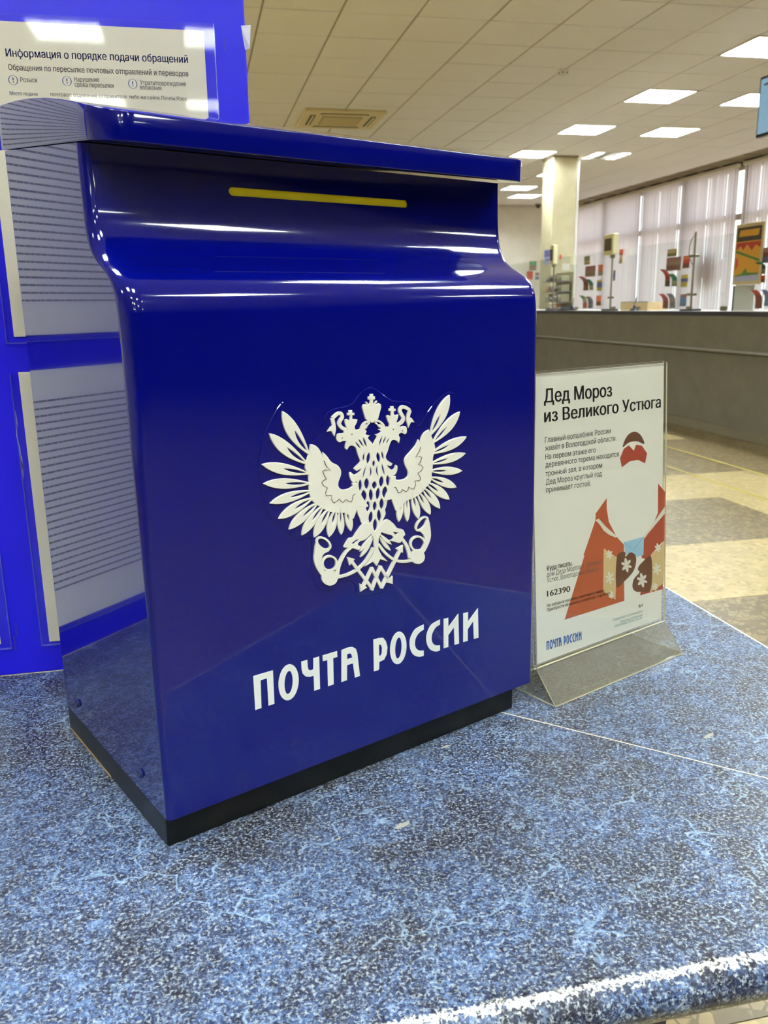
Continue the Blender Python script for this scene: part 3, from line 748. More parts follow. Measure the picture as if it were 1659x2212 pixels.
box('sheet', 0, 0.012, 0, A[1] - B[1], 0, at_x(px2(1300, 1275), XP + 0.1)[2] - ZT, M['white_sheet'], wp); box('edge_strip', -0.004, 0, A[1] - B[1] - 0.02, A[1] - B[1], 0, at_x(px2(1300, 1275), XP + 0.1)[2] - ZT, M['charcoal'], wp)
# round sticker on the window glass, seen between the slats
C_ = at_x(px2(765, 1040), XR); T_ = at_x(px2(765, 752), XR)[2]; D_ = at_x(px2(765, 1330), XR)[2]; R_ = (T_ - D_) / 2
st = thing('window_sticker', 'round orange and blue sticker on the window glass behind the slats', 'sticker', (XR + 0.024, C_[1], C_[2]))
tube('rim', (0, 0, 0), (0.002, 0, 0), R_, M['violetblue'], st, 40); tube('field', (-0.002, 0, 0), (0, 0, 0), R_ * 0.86, M['amber'], st, 40); tube('centre', (-0.004, 0, 0), (-0.002, 0, 0), R_ * 0.5, M['orange'], st, 32)

# small things on the counter
A = at_x((1337, 660), 4.72); B = at_x((1395, 660), 4.72)
tb = thing('paper_tray', 'cream cardboard tray standing on the counter behind the pen holder', 'tray', (4.74, B[1], ZT)); W_ = A[1] - B[1]
box('bottom', 0, 0.22, 0, W_, 0, 0.006, M['card'], tb); Ht = at_x((1366, 653), 4.72)[2] - ZT
for args in ((0, 0.006, 0, W_), (0.214, 0.22, 0, W_), (0.006, 0.214, 0, 0.006), (0.006, 0.214, W_ - 0.006, W_)): box('wall', args[0], args[1], args[2], args[3], 0.006, Ht, M['card'], tb)
for args in ((-0.003, 0.009, 0, W_),): box('rim', args[0], args[1], args[2], args[3], Ht, Ht + 0.006, M['dark_gap'], tb)
def pen_stand(px, label, tip_y):
    y = at_x((px, 665), 4.53)[1]
    t = thing('pen_stand', label, 'pen stand', (4.53, y, ZT))
    tube('base', (0, 0, 0), (0, 0, 0.02), 0.05, M['base_black'], t, 14, 0.035); tube('holder', (0, 0, 0.02), (0, 0, 0.05), 0.014, M['navy'], t, 10)
    tube('pen', (0, 0, 0.045), (0.01, -0.02, at_x((px, tip_y), 4.53)[2] - ZT), 0.005, M['greyblue'], t, 8); return t
pen_stand(1370, 'pen stand with upright pen in front of the cream tray', 642)
pen_stand(1236, 'pen stand with slanted pen beside the column foot', 644)
A = at_x((1220, 665), 4.56); B = at_x((1243, 665), 4.56)
pd = thing('stamp_pad', 'flat dark blue stamp pad on the counter near the column', 'stamp pad', (4.44, B[1], ZT)); box('case', 0, 0.12, 0.03, (A[1] - B[1]) * 0.8, 0, 0.014, M['base_black'], pd, 0.003, 1); box('pad', 0.01, 0.11, 0.05, (A[1] - B[1]) * 0.7, 0.014, 0.024, M['navy'], pd, 0.003, 1)
# rack of small goods left of the column
ry = at_x((1180, 640), 4.95)[1]
rk = thing('goods_rack', 'narrow rack of small grey and orange goods at the far counter end', 'rack', (4.995, ry, ZT - 0.04))
box('back', 0.2, 0.21, -0.35, 0.25, 0, 0.55, M['column'], rk)
for k in range(4): box('shelf', 0.0, 0.2, -0.35, 0.25, 0.0 + k * 0.14, 0.008 + k * 0.14, M['greyblue'], rk)
rnd = random.Random(5); k = 0
for row in range(4):
    for q in range(4):
        c_ = rnd.choice(['taupe', 'greyblue', 'orange', 'olive', 'charcoal', 'lilac']); h_ = rnd.uniform(0.06, 0.12); yy = ry - 0.33 + q * 0.145; zz = ZT - 0.04 + 0.008 + row * 0.14
        o = thing('goods_box', 'small %s packet %s on the %s shelf of the goods rack' % ({'taupe': 'brown', 'greyblue': 'grey', 'orange': 'orange', 'olive': 'olive', 'charcoal': 'dark', 'lilac': 'lilac'}[c_], ('at the right end', 'right of the middle', 'left of the middle', 'at the left end')[q], ('bottom', 'lower middle', 'upper middle', 'top')[row]), 'packet', (5.03, yy, zz), 0, 'packets on the goods rack')
        box('carton', 0, 0.12, 0, 0.11, 0, h_, M[c_], o, 0.004, 1); box('lid_band', -0.001, 0.0, 0.01, 0.10, h_ * 0.6, h_ * 0.85, M['white_sheet'], o)
# hanging screen cut by the right picture edge
XT = 4.3
A = at_x((1642.5, 168), XT); D_ = at_x((1641.5, 296), XT)[2]
tv = thing('hanging_screen', 'wall screen with pale blue picture and black frame hung above the counter', 'screen', (XT, A[1] - 0.75, D_)); W_, H_ = 0.75, A[2] - D_
box('case', 0.0, 0.05, 0, W_, 0, H_, M['tv_black'], tv, 0.006, 1); box('display', -0.003, 0.0, 0.02, W_ - 0.02, 0.022, H_ - 0.02, M['tv_screen'], tv)
box('status_bar', -0.0045, -0.003, 0.05, W_ - 0.06, H_ - 0.07, H_ - 0.055, M['violetblue'], tv)
tube('mount_pole', (0.03, W_ / 2, H_), (0.03, W_ / 2, ZC - D_), 0.02, M['tv_black'], tv, 10)
for xx, lab in ((3.68, 'yellow tape line on the floor nearest the counter'), (3.235, 'yellow tape line on the floor farther from the counter')):
    o = box('floor_tape', xx - 0.013, xx + 0.013, 2.2, 8.6, 0.0, 0.0012, M['tape_yellow']); tag(o, lab, 'floor tape')

# ================================================================== DESK
DF, DR = 0.394, 0.6315         # start of the rounded front edge, right edge
dk = thing('writing_desk', 'blue marbled laminate desk with rounded front edge around the kiosk', 'desk', (0, 0, 0))
R_ = 0.0165; MITRE = 1.0486
def front_piece():
    V = []; prof = [(0.951, 0.0), (0.8, 0.0), (0.6, 0), (DF, 0.0)] + [(DF - R_ * math.sin(a), -R_ + R_ * math.cos(a)) for a in [math.pi * k / 14 for k in range(1, 15)]] + [(0.951, -2 * R_)]
    # right end follows the mitre x = DR - (y - DF)
    Fc = []; xl = -1.05
    for y, z in prof:
        xr = DR - (max(y, DF) - DF) * MITRE - 0.0006
        V.append((xl, y, ZD + z)); V.append((xr, y, ZD + z))
    n_ = len(prof)
    for k in range(n_): a, b = 2 * k, 2 * ((k + 1) % n_); Fc.append([a, b, b + 1, a + 1])
    Fc.append([2 * k for k in range(n_)][::-1]); Fc.append([2 * k + 1 for k in range(n_)])
    return V, Fc
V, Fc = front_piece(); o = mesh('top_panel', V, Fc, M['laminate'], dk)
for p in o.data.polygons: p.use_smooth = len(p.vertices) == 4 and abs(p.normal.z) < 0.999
me = o.data
yb_ = 0.951
pts = [(DR, DF), (DR, 2.06), (0.0475, 2.06 - (DR - 0.0685)), (0.0475, yb_)]
V = [(x + 0.0006, y, ZD) for x, y in pts] + [(x + 0.0006, y, ZD - 2 * R_) for x, y in pts]
V[0] = (DR, DF + 0.0006, ZD); V[1] = (DR, 2.06, ZD); V[4] = (DR, DF + 0.0006, ZD - 2 * R_); V[5] = (DR, 2.06, ZD - 2 * R_)
mesh('top_panel', V, [[0, 1, 2, 3], [7, 6, 5, 4], [0, 4, 5, 1], [1, 5, 6, 2], [2, 6, 7, 3], [3, 7, 4, 0]], M['laminate'], dk)
box('edge_strip', DR, DR + 0.0022, DF + 0.001, 2.06, ZD - 2 * R_, ZD + 0.0002, M['edge_cream'], dk)
# the cream line of the mitre joint
mv = []; L0 = np.array([DR, DF + 0.001]); L1 = np.array([0.0475, yb_ - 0.001]); nn = np.array([1, 1]) / math.sqrt(2) * 0.0007
mesh('joint_strip', [(*(L0 + nn), ZD + 0.0002), (*(L0 - nn), ZD + 0.0002), (*(L1 - nn), ZD + 0.0002), (*(L1 + nn), ZD + 0.0002),
                     (*(L0 + nn), ZD - 0.01), (*(L0 - nn), ZD - 0.01), (*(L1 - nn), ZD - 0.01), (*(L1 + nn), ZD - 0.01)],
     [[0, 1, 2, 3], [7, 6, 5, 4], [0, 4, 5, 1], [1, 5, 6, 2], [2, 6, 7, 3], [3, 7, 4, 0]], M['seam'], dk)
box('apron', -0.9, 0.35, 0.62, 0.64, ZD - 0.12, ZD - 2 * R_, M['desk_dark'], dk)
for x, y in ((0.36, 0.62), (0.36, 1.8), (-0.85, 0.62)): box('leg', x, x + 0.05, y, y + 0.05, 0, ZD - 2 * R_, M['desk_dark'], dk)

rs = random.Random(11)
for (px, py, r) in ((962, 1613, 0.007), (868, 1782, 0.012), (1530, 1590, 0.010), (730, 1812, 0.004)):
    c_ = at_z((px, py), ZD); pts = []
    for k in range(18):
        a = 2 * math.pi * k / 18; q = 0.55 * r * rs.uniform(0.45, 1.0); pts.append((c_[0] + q * 1.5 * math.cos(a + 0.3), c_[1] + q * 0.5 * math.sin(a + 0.3) + q * 0.5 * math.cos(a)))
    flat_shape('scuff_mark', [[pts]], 0.00006, 0, M['scuff'], dk, basis=lambda u_, v_, h: (u_, v_, ZD + h))

# ================================================================== INFORMATION KIOSK BOARD
BY = 0.951; BR = 0.069; BLX = -0.482; BH = 1.05
kb = thing('information_stand', 'tall bright blue information board standing on the desk behind the mailbox', 'information board', (0, BY, ZD))
box('front_panel', BLX, BR, 0, 0.016, 0.0003, BH, M['board'], kb, 0.0012, 1)
box('side_panel', BR - 0.016, BR, 0.0165, 0.55, 0.0003, BH, M['board'], kb, 0.0012, 1)
box('side_panel', BLX, BLX + 0.016, 0.0165, 0.55, 0.0003, BH, M['board'], kb, 0.0012, 1)
box('back_panel', BLX + 0.016, BR - 0.016, 0.534, 0.55, 0.0003, BH, M['board'], kb, 0.0012, 1)
def bp(p): P = at_y(p, BY); return (P[0], P[2] - ZD)
# peeled bits of white tape at the right edge of the board
zt_ = bp((537, 85))[1]
V = [(BR - 0.004, -0.0006, zt_ + 0.012), (BR + 0.0055, -0.004, zt_ + 0.012), (BR + 0.0035, -0.006, zt_ - 0.010), (BR - 0.001, -0.0006, zt_ - 0.010),
     (BR - 0.004, -0.001, zt_ + 0.012), (BR + 0.0055, -0.0044, zt_ + 0.0115), (BR + 0.0035, -0.0064, zt_ - 0.010), (BR - 0.001, -0.001, zt_ - 0.010)]
mesh('peeled_tape', V, [[0, 1, 2, 3], [7, 6, 5, 4], [0, 4, 5, 1], [1, 5, 6, 2], [2, 6, 7, 3], [3, 7, 4, 0]], M['tape_white'], kb)
box('stain', 0.047, 0.0485, -0.0004, 0.0, bp((480, 95))[1] - 0.006, bp((480, 95))[1] + 0.006, M['smudge'], kb)
for (u0, u1, v0, v1) in ((-0.2165, -0.2145, 0.046, 0.062), (-0.2195, -0.2175, 0.028, 0.046)): box('glue_mark', u0, u1, -0.0004, 0, v0, v1, M['smudge'], kb)

flat_shape('tape_residue', [[stroke([bp(q) for q in ((33, 888), (37, 915), (36, 940), (42, 965), (45, 990), (49, 1015))], 0.0006, 0.0016)], [stroke([bp(q) for q in ((45, 985), (47, 1000), (49, 1020), (50, 1035))], 0.0022, 0.0006)]], 0.0002, 0, M['tape_white'], kb)

def sheet_thing(name, label, x0, x1, z0, z1, m):
    t = thing(name, label, 'notice', (0, BY - 0.0012, ZD), 0, 'sheets in clear pockets on the board')
    box('sheet', x0, x1, -0.0003, 0.0, z0, z1, m, t); return t
def pocket_thing(label, x0, x1, z0, z1):
    t = thing('clear_pocket', label, 'plastic pocket', (0, BY - 0.0012, ZD), 0, 'clear pockets on the board')
    o = mesh('front_film', [(x0, -0.0022, z0), (x1, -0.0022, z0), (x1, -0.0022, z1), (x0, -0.0022, z1)], [[0, 1, 2, 3]], M['pocket'], t)
    e = 0.0012
    box('weld', x0, x0 + e, -0.0024, 0.0007, z0, z1, M['tape'], t); box('weld', x1 - e, x1, -0.0024, 0.0007, z0, z1, M['tape'], t); box('weld', x0, x1, -0.0024, 0.0007, z0, z0 + e, M['tape'], t)
    return t
bz = lambda u_, v_: (u_, -0.0004, v_)
# upper right sheet
s1 = sheet_thing('information_sheet', 'cream A4 sheet headed in blue behind the mailbox lid', -0.182, 0.0278, 0.3715, 0.6655, M['paper'])
text_lines('heading', [('Информация о порядке подачи обращений', bp((14, 123)), bp((406, 137)), 0.0068)], M['ink_blue'], bz, s1, 0.02)
text_lines('subheading', [('Обращения по пересылке почтовых отправлений и переводов', bp((19, 152)), bp((407, 166)), 0.0050)], M['ink'], bz, s1, 0.008)
text_lines('captions', [('Розыск', bp((45, 178)), bp((82, 179)), 0.0042), ('Нарушение', bp((161, 177)), bp((215, 178)), 0.0042), ('срока пересылки', bp((162, 188)), bp((246, 191)), 0.0042),
                        ('Утрата/повреждение', bp((303, 184)), bp((402, 187)), 0.0042), ('вложения', bp((303, 194)), bp((349, 196)), 0.0042)], M['ink_soft'], bz, s1, 0.008)
text_lines('row_title', [('Место подачи', bp((22, 206)), bp((82, 208)), 0.0033)], M['ink_blue'], bz, s1, 0.008)
text_lines('row_text', [('почтовое отделение отправителя либо на сайте Почты Росс', bp((110, 208)), bp((404, 218)), 0.0033)], M['ink_soft'], bz, s1, 0.006)
icons = []
for p in ((29, 174), (145, 176), (287, 182)):
    c_ = bp(p); icons.append([ellipse(c_, 0.0044, 0.0044), ellipse(c_, 0.0036, 0.0042)])
    icons.append([[(c_[0] - 0.0005, c_[1] - 0.0002), (c_[0] + 0.0005, c_[1] - 0.0002), (c_[0] + 0.0005, c_[1] + 0.0024), (c_[0] - 0.0005, c_[1] + 0.0024)]])
    icons.append([ellipse((c_[0], c_[1] - 0.0016), 0.0006, 0.0006, n=10)])
flat_shape('icons', icons, 0.0001, 0, M['ink_blue'], s1, base=0.0003)
def bars(parent, x0, x1, rows, m, name='text_rows', seed=1):
    rn = random.Random(seed); bm = bmesh.new()
    for z, h, frac in rows:
        x = x0 + (rn.choice((0, 0, 0.02)) if frac < 0.9 else 0); end = x0 + (x1 - x0) * frac
        while x < end - 0.002:
            w_ = min(rn.uniform(0.003, 0.012), end - x); bm_box(bm, x, x + w_, -0.0005, -0.0003, z - h / 2, z + h / 2); x += w_ + 0.0009
    return bm_obj(name, bm, m, parent)
rn = random.Random(3); rows = []; z = 0.593
while z > 0.455: rows.append((z, 0.0014, rn.uniform(0.45, 1.0))); z -= 0.0046 if rn.random() < 0.7 else 0.0095
bars(s1, -0.158, 0.012, rows, M['ink_pale'])
rows = [(0.4225, 0.0022, 0.9), (0.409, 0.0065, 0.94), (0.401, 0.0022, 0.8), (0.3935, 0.0022, 0.86)]
bars(s1, -0.158, 0.006, rows, M['ink_blue'], 'footer_rows')
p1 = pocket_thing('clear plastic pocket over the upper sheet on the board', -0.190, 0.0385, 0.3645, 0.672)
# lower right sheet
s3 = sheet_thing('information_sheet', 'cream A4 sheet low on the board beside the mailbox side', -0.182, 0.028, 0.0365, 0.3355, M['paper'])
box('header_band', -0.170, 0.028, -0.0005, -0.0003, 0.298, 0.318, M['ink_navy'], s3)
rows = []; z = 0.289
while z > 0.262: rows.append((z, 0.0022, 0.95)); z -= 0.0066
z = 0.222
while z > 0.066:
    rows.append((z, 0.0013, rn.uniform(0.5, 1.0))); z -= 0.0044 if rn.random() < 0.75 else 0.0105
bars(s3, -0.160, 0.018, rows, M['ink_pale'])
bars(s3, -0.03, 0.018, [(z_, 0.0014, 1.0) for z_ in (0.255, 0.249, 0.243, 0.237, 0.231)], M['ink_soft'], 'side_rows')
pocket_thing('clear plastic pocket over the lower sheet on the board', -0.1905, 0.0385, 0.0325, 0.334)
# lower left sheet, only its right border shows
s4 = sheet_thing('information_sheet', 'white sheet corner at the far left edge low on the board', -0.441, -0.2325, 0.039, 0.334, M['paper_white'])
bars(s4, -0.43, -0.245, [(0.30 - 0.008 * k, 0.002, 0.95) for k in range(28)], M['ink_soft'])
pocket_thing('clear plastic pocket at the far left edge low on the board', -0.449, -0.2212, 0.0325, 0.336)
s2 = sheet_thing('information_sheet', 'white sheet high on the board outside the left picture edge', -0.441, -0.2315, 0.3715, 0.6655, M['paper_white'])
bars(s2, -0.43, -0.245, [(0.64 - 0.008 * k, 0.002, 0.95) for k in range(30)], M['ink_soft'])
pocket_thing('clear plastic pocket high on the board outside the left picture edge', -0.449, -0.2212, 0.3645, 0.672)

# ================================================================== MAILBOX
W, D = 0.3885, 0.2535
mb = thing('mailbox', 'glossy dark blue tabletop mailbox with cream double eagle emblem and yellow slot', 'mailbox', (BO[0], BO[1], ZD), BYAW)
def lid_bot(d): return 0.5020 + 0.113 * (d - 0.02)
prof = [(0.0, 0.025), (0.0, 0.06), (0.0, 0.12), (0.0, 0.2), (0.0, 0.28), (0.0, 0.34), (0.0, 0.375), (0.0004, 0.391), (0.0012, 0.399), (0.0027, 0.406), (0.006, 0.4124), (0.0103, 0.417), (0.0168, 0.4216),
        (0.0245, 0.4256), (0.0325, 0.4296), (0.0405, 0.4350), (0.0462, 0.4412), (0.0506, 0.4493), (0.0535, 0.459), (0.0547, 0.470), (0.0555, 0.482), (0.056, 0.494), (0.0562, 0.5045)]
# densify smoothly
def dens(P, n=3):
    out = []
    for i in range(len(P) - 1):
        p1, p2 = np.array(P[i]), np.array(P[i + 1]); p0 = np.array(P[i - 1]) if i else 2 * p1 - p2; p3 = np.array(P[i + 2]) if i + 2 < len(P) else 2 * p2 - p1
        for k in range(n):
            t = k / n; out.append(0.5 * ((2 * p1) + (p2 - p0) * t + (2 * p0 - 5 * p1 + 4 * p2 - p3) * t * t + (3 * p1 - p0 - 3 * p2 + p3) * t ** 3))
    out.append(np.array(P[-1])); return out
prof = [np.array(p) for p in prof[:6]] + dens(prof[6:], 3)
def rad(z): return float(np.interp(z, [0.03, 0.2, 0.39, 0.43, 0.46, 0.51], [0.004, 0.0065, 0.0125, 0.0125, 0.0075, 0.0060]))
NA = 7
loops = []; zs = []
for df, z in prof:
    r = rad(z); lp = []
    rb = 0.010
    lp.append((0, D - rb)); lp.append((0, D - rb - 0.0006)); lp.append((0, df + r + 0.0006)); lp.append((0, df + r))
    for k in range(1, NA): a = math.pi / 2 * k / NA; lp.append((r - r * math.cos(a), df + r - r * math.sin(a)))
    lp.append((r, df)); lp.append((r + 0.0006, df))
    for k in range(1, 12): lp.append((r + (W - 2 * r) * k / 12, df))
    lp.append((W - r - 0.0006, df)); lp.append((W - r, df))
    for k in range(1, NA): a = math.pi / 2 * k / NA; lp.append((W - r + r * math.sin(a), df + r - r * math.cos(a)))
    lp.append((W, df + r)); lp.append((W, df + r + 0.0006)); lp.append((W, D - rb - 0.0006)); lp.append((W, D - rb)); lp.append((W - rb * 0.3, D - rb * 0.3)); lp.append((W - rb, D)); lp.append((rb, D)); lp.append((rb * 0.3, D - rb * 0.3))
    loops.append(lp); zs.append(z)
V = []; Fc = []; nl = len(loops[0]); last = len(loops) - 1
for li, (lp, z) in enumerate(zip(loops, zs)):
    for (x, y) in lp:
        zz = z
        if li == last: zz = lid_bot(y) - 0.0007
        elif z > 0.44: zz = z + (lid_bot(y) - 0.0007 - zs[last]) * ((z - 0.44) / (zs[last] - 0.44)) if y > 0.08 else z
        V.append((x, y, zz))
for li in range(last):
    for k in range(nl):
        a = li * nl + k; b = li * nl + (k + 1) % nl; Fc.append([a, b, b + nl, a + nl])
Fc.append(list(range(nl))[::-1]); Fc.append([last * nl + k for k in range(nl)])
body = mesh('tmp_body', V, Fc, M['blue'], None, smooth=True)
# cut the letter slot
SZ0, SZ1, SX0, SX1 = 0.4782, 0.4843, 0.1075, 0.2772
cap = []; rr_ = (SZ1 - SZ0) / 2; zc_ = (SZ0 + SZ1) / 2
for k in range(13): a = math.pi / 2 + math.pi * k / 12; cap.append((SX0 + rr_ + rr_ * math.cos(a), zc_ + rr_ * math.sin(a)))
for k in range(13): a = -math.pi / 2 + math.pi * k / 12; cap.append((SX1 - rr_ + rr_ * math.cos(a), zc_ + rr_ * math.sin(a)))
nC = len(cap); CV = [(x, 0.03, z) for x, z in cap] + [(x, 0.066, z) for x, z in cap]
CF = [[k, (k + 1) % nC, (k + 1) % nC + nC, k + nC] for k in range(nC)] + [list(range(nC))[::-1], list(range(nC, 2 * nC))]
cut = mesh('tmp_cut', CV, CF, M['blue'])
bmx = bmesh.new(); bmx.from_mesh(cut.data); bmesh.ops.recalc_face_normals(bmx, faces=bmx.faces); bmx.to_mesh(cut.data); bmx.free()
bmx = bmesh.new(); bmx.from_mesh(body.data); bmesh.ops.recalc_face_normals(bmx, faces=bmx.faces); bmx.to_mesh(body.data); bmx.free()
md = body.modifiers.new('slot', 'BOOLEAN'); md.object = cut; md.operation = 'DIFFERENCE'; md.solver = 'EXACT'
bd_ = evaluated(body, 'body', M['blue'], mb); bpy.data.objects.remove(cut, do_unlink=True)
for p in bd_.data.polygons: p.use_smooth = True
bd_.data.set_sharp_from_angle(angle=math.radians(38))
flat_shape('slot_liner', [[[(x, z) for x, z in cap]]], 0.001, 0, M['yellow'], mb, base=-0.0580)
# lid: arched, rising to the back, front corners rounded in plan
RL = 0.024; FD = 0.0165; LD = 0.2605
tops = [(FD, 0.5195), (0.04, 0.5258), (0.0593, 0.5308), (0.0874, 0.5374), (0.1178, 0.5439), (0.1627, 0.5518), (0.2005, 0.5568), (0.2426, 0.561), (LD, 0.562)]
def lid_top(d): return float(np.interp(d, [t[0] for t in tops], [t[1] for t in tops]))
rows = [FD + RL * (1 - math.cos(math.pi / 2 * k / 8)) for k in range(9)] + [FD + RL + (LD - FD - RL) * k / 14 for k in range(1, 15)]
V = []
for d_ in rows:
    if d_ < FD + RL: q = (FD + RL - d_) / RL; ins = RL * (1 - math.sqrt(max(0.0, 1 - q * q)))
    else: ins = 0.0
    V += [(ins, d_, lid_top(d_)), (W - ins, d_, lid_top(d_)), (ins, d_, lid_bot(d_)), (W - ins, d_, lid_bot(d_))]
Fc = []; nr = len(rows)
for k in range(nr - 1):
    a, b = 4 * k, 4 * k + 4
    Fc += [[a, a + 1, b + 1, b], [a + 2, b + 2, b + 3, a + 3], [a, b, b + 2, a + 2], [a + 1, a + 3, b + 3, b + 1]]
Fc += [[0, 2, 3, 1], [4 * nr - 4, 4 * nr - 3, 4 * nr - 1, 4 * nr - 2]]
ld = mesh('tmp_lid', V, Fc, M['blue'], None, smooth=True)
bmx = bmesh.new(); bmx.from_mesh(ld.data); bmesh.ops.recalc_face_normals(bmx, faces=bmx.faces); bmx.to_mesh(ld.data); bmx.free()
bv = ld.modifiers.new('bevel', 'BEVEL'); bv.width = 0.0022; bv.segments = 3; bv.limit_method = 'ANGLE'; bv.angle_limit = math.radians(50)
lid = evaluated(ld, 'lid', M['blue'], mb)
for p in lid.data.polygons: p.use_smooth = True
lid.data.set_sharp_from_angle(angle=math.radians(50))
# plinth and screws
pl = box('plinth', 0.0006, 0.3675, 0.0057, D - 0.008, 0.0, 0.0249, M['black'], mb, 0.0015, 2)
box('worn_edge', 0.0001, 0.0006, 0.13, D - 0.012, 0.0002, 0.0016, M['wear_glint'], pl)
for yy in (0.2053, 0.0504):
    s_ = tube('screw', (0.0, yy, 0.042), (-0.0022, yy, 0.042), 0.0042, M['screw'], mb, 16, 0.003)
    box('screw_slot', -0.0026, -0.0021, yy - 0.003, yy + 0.003, 0.0415, 0.0425, M['groove'], s_)

# ---- raised emblem, traced onto the front face
def K1(x, y): return front((550 + x / 6.9125, 870 + y / 6.9125))
def K2(x, y): return front((690 + x / 7.541, 840 + y / 7.541))
def K3(x, y): return front((830 + x / 7.374, 840 + y / 7.374))
def K4(x, y): return front((660 + x / 5.925, 1090 + y / 5.925))
def K5(x, y): return front((740 + x / 11.057, 980 + y / 11.06))
def K0(x, y): return front((540 + x / 3.318, 820 + y / 3.318))
def cv(K, pts): return [K(*p) for p in pts]
H1, BV = 0.0014, 0.00030
plate = catmull([(215, 175), (110, 370), (55, 600), (75, 760), (120, 900), (175, 1030), (345, 1150), (435, 1140), (440, 1350), (490, 1500), (620, 1500), (700, 1440), (755, 1480), (775, 1545), (970, 1515), (1045, 1390), (1180, 1365),
                 (1265, 1290), (1315, 1100), (1290, 985), (1370, 940), (1450, 840), (1540, 660), (1570, 540), (1565, 400), (1510, 210), (1435, 85), (1300, 190), (1200, 330), (1150, 170), (1020, 150), (930, 90), (860, 55), (785, 100), (715, 180), (555, 230), (510, 390), (400, 430), (260, 200)], 4)
flat_shape('emblem_plate', [[cv(K0, plate)]], 0.0010, 0.0004, M['blue'], mb, base=-0.0004)
E0 = 0.0005
REL_N = [0]
def rel(name, shapes, m=None, parent=None, depth=None, bev=BV, base=E0):
    if depth is None: REL_N[0] += 1; depth = H1 + REL_N[0] * 0.000012      # each piece a hair prouder than the one before
    return flat_shape(name, shapes, depth, bev, m or M['cream'], parent, base=base)
# torso with its openings
torso = catmull([(850, 915, 1), (885, 840), (920, 775), (890, 742, 1), (950, 722), (985, 690), (940, 655, 1), (985, 640), (935, 600, 1), (965, 570), (1030, 602), (1110, 612), (1200, 585), (1290, 585), (1292, 622), (1345, 600), (1392, 615), (1405, 665), (1397, 715), (1370, 737),
                 (1320, 712), (1270, 742), (1290, 800), (1275, 882, 1), (1235, 840), (1165, 832), (1130, 890), (1092, 1010), (1060, 1100), (1090, 1160), (1172, 1212, 1), (1140, 1252), (1078, 1238), (1150, 1310), (1200, 1292), (1222, 1238), (1250, 1255), (1245, 1330), (1210, 1392), (1150, 1420), (1128, 1440),
                 (1118, 1560), (1095, 1640), (1090, 1780), (1070, 1900), (1050, 1960), (1058, 2030), (1025, 2110), (960, 2260), (870, 2330), (770, 2290), (672, 2190), (640, 2100), (610, 2040), (590, 1960), (560, 1900), (600, 1790), (610, 1640), (600, 1510),
                 (530, 1520), (490, 1470), (470, 1400), (480, 1350), (520, 1375), (560, 1395), (640, 1340), (660, 1290), (590, 1330), (545, 1300), (560, 1270), (640, 1190), (640, 1150), (605, 1060), (575, 960), (530, 925), (470, 930), (430, 990, 1), (400, 960), (405, 890), (418, 850), (360, 845), (310, 868),
                 (265, 830), (262, 770), (290, 725), (375, 715), (380, 665), (450, 660), (565, 662), (640, 650), (690, 590), (745, 575), (750, 635), (722, 652), (748, 690), (730, 735), (800, 755, 1), (770, 800), (830, 868)], 4)
# the lattice openings (lens shapes given by top, bottom, half width) in close-up coordinates
lens = []
for (t_, b_, hw) in [((720, 150), (712, 305), 34), ((605, -40), (570, 245), 46), ((800, -40), (850, 205), 46), ((480, -20), (468, 180), 24), ((905, -60), (945, 130), 24),
                     ((395, 605), (390, 885), 46), ((545, 570), (548, 845), 60), ((735, 650), (728, 835), 58), ((905, 520), (893, 795), 58), ((1045, 505), (1060, 775), 44),
                     ((472, 860), (490, 1145), 68), ((640, 830), (660, 1125), 52), ((825, 800), (803, 1100), 52), ((990, 770), (972, 1055), 66),
                     ((575, 1120), (575, 1380), 54), ((742, 1130), (738, 1360), 46), ((905, 1055), (902, 1320), 54), ((658, 1365), (630, 1660), 52), ((832, 1325), (858, 1615), 52), ((750, 1540), (748, 1850), 52),
                     ((525, 290), (455, 580), 20), ((905, 230), (975, 510), 22)]:
    lens.append(cv(K5, leaf(t_, b_, hw, n=7, k=1.0)))
for (t_, b_, hw) in [((565, 860), (655, 970), 14), ((615, 815), (700, 935), 14), ((690, 785), (750, 940), 16), ((1000, 765), (955, 930), 16), ((1060, 770), (1010, 915), 14), ((1120, 790), (1065, 905), 12)]:
    lens.append(cv(K2, leaf(t_, b_, hw, n=6, k=1.0)))
lens.append(cv(K5, leaf((630, 300), (625, 565), 22, bow=-22, n=6, k=1.0))); lens.append(cv(K5, leaf((800, 270), (825, 540), 22, bow=22, n=6, k=1.0)))
emb = rel('emblem', [[cv(K2, torso)] + lens], parent=mb, bev=0.00018)
flat_shape('eye', [[cv(K2, [(495, 728), (522, 728), (505, 752)])], [cv(K2, ellipse((348, 797), 8, 12, n=10))], [cv(K2, [(1165, 648), (1195, 648), (1185, 670)])], [cv(K2, ellipse((1328, 680), 8, 12, n=10))]], 0.00004, 0, M['groove'], emb, base=E0 + H1 + 0.00002)
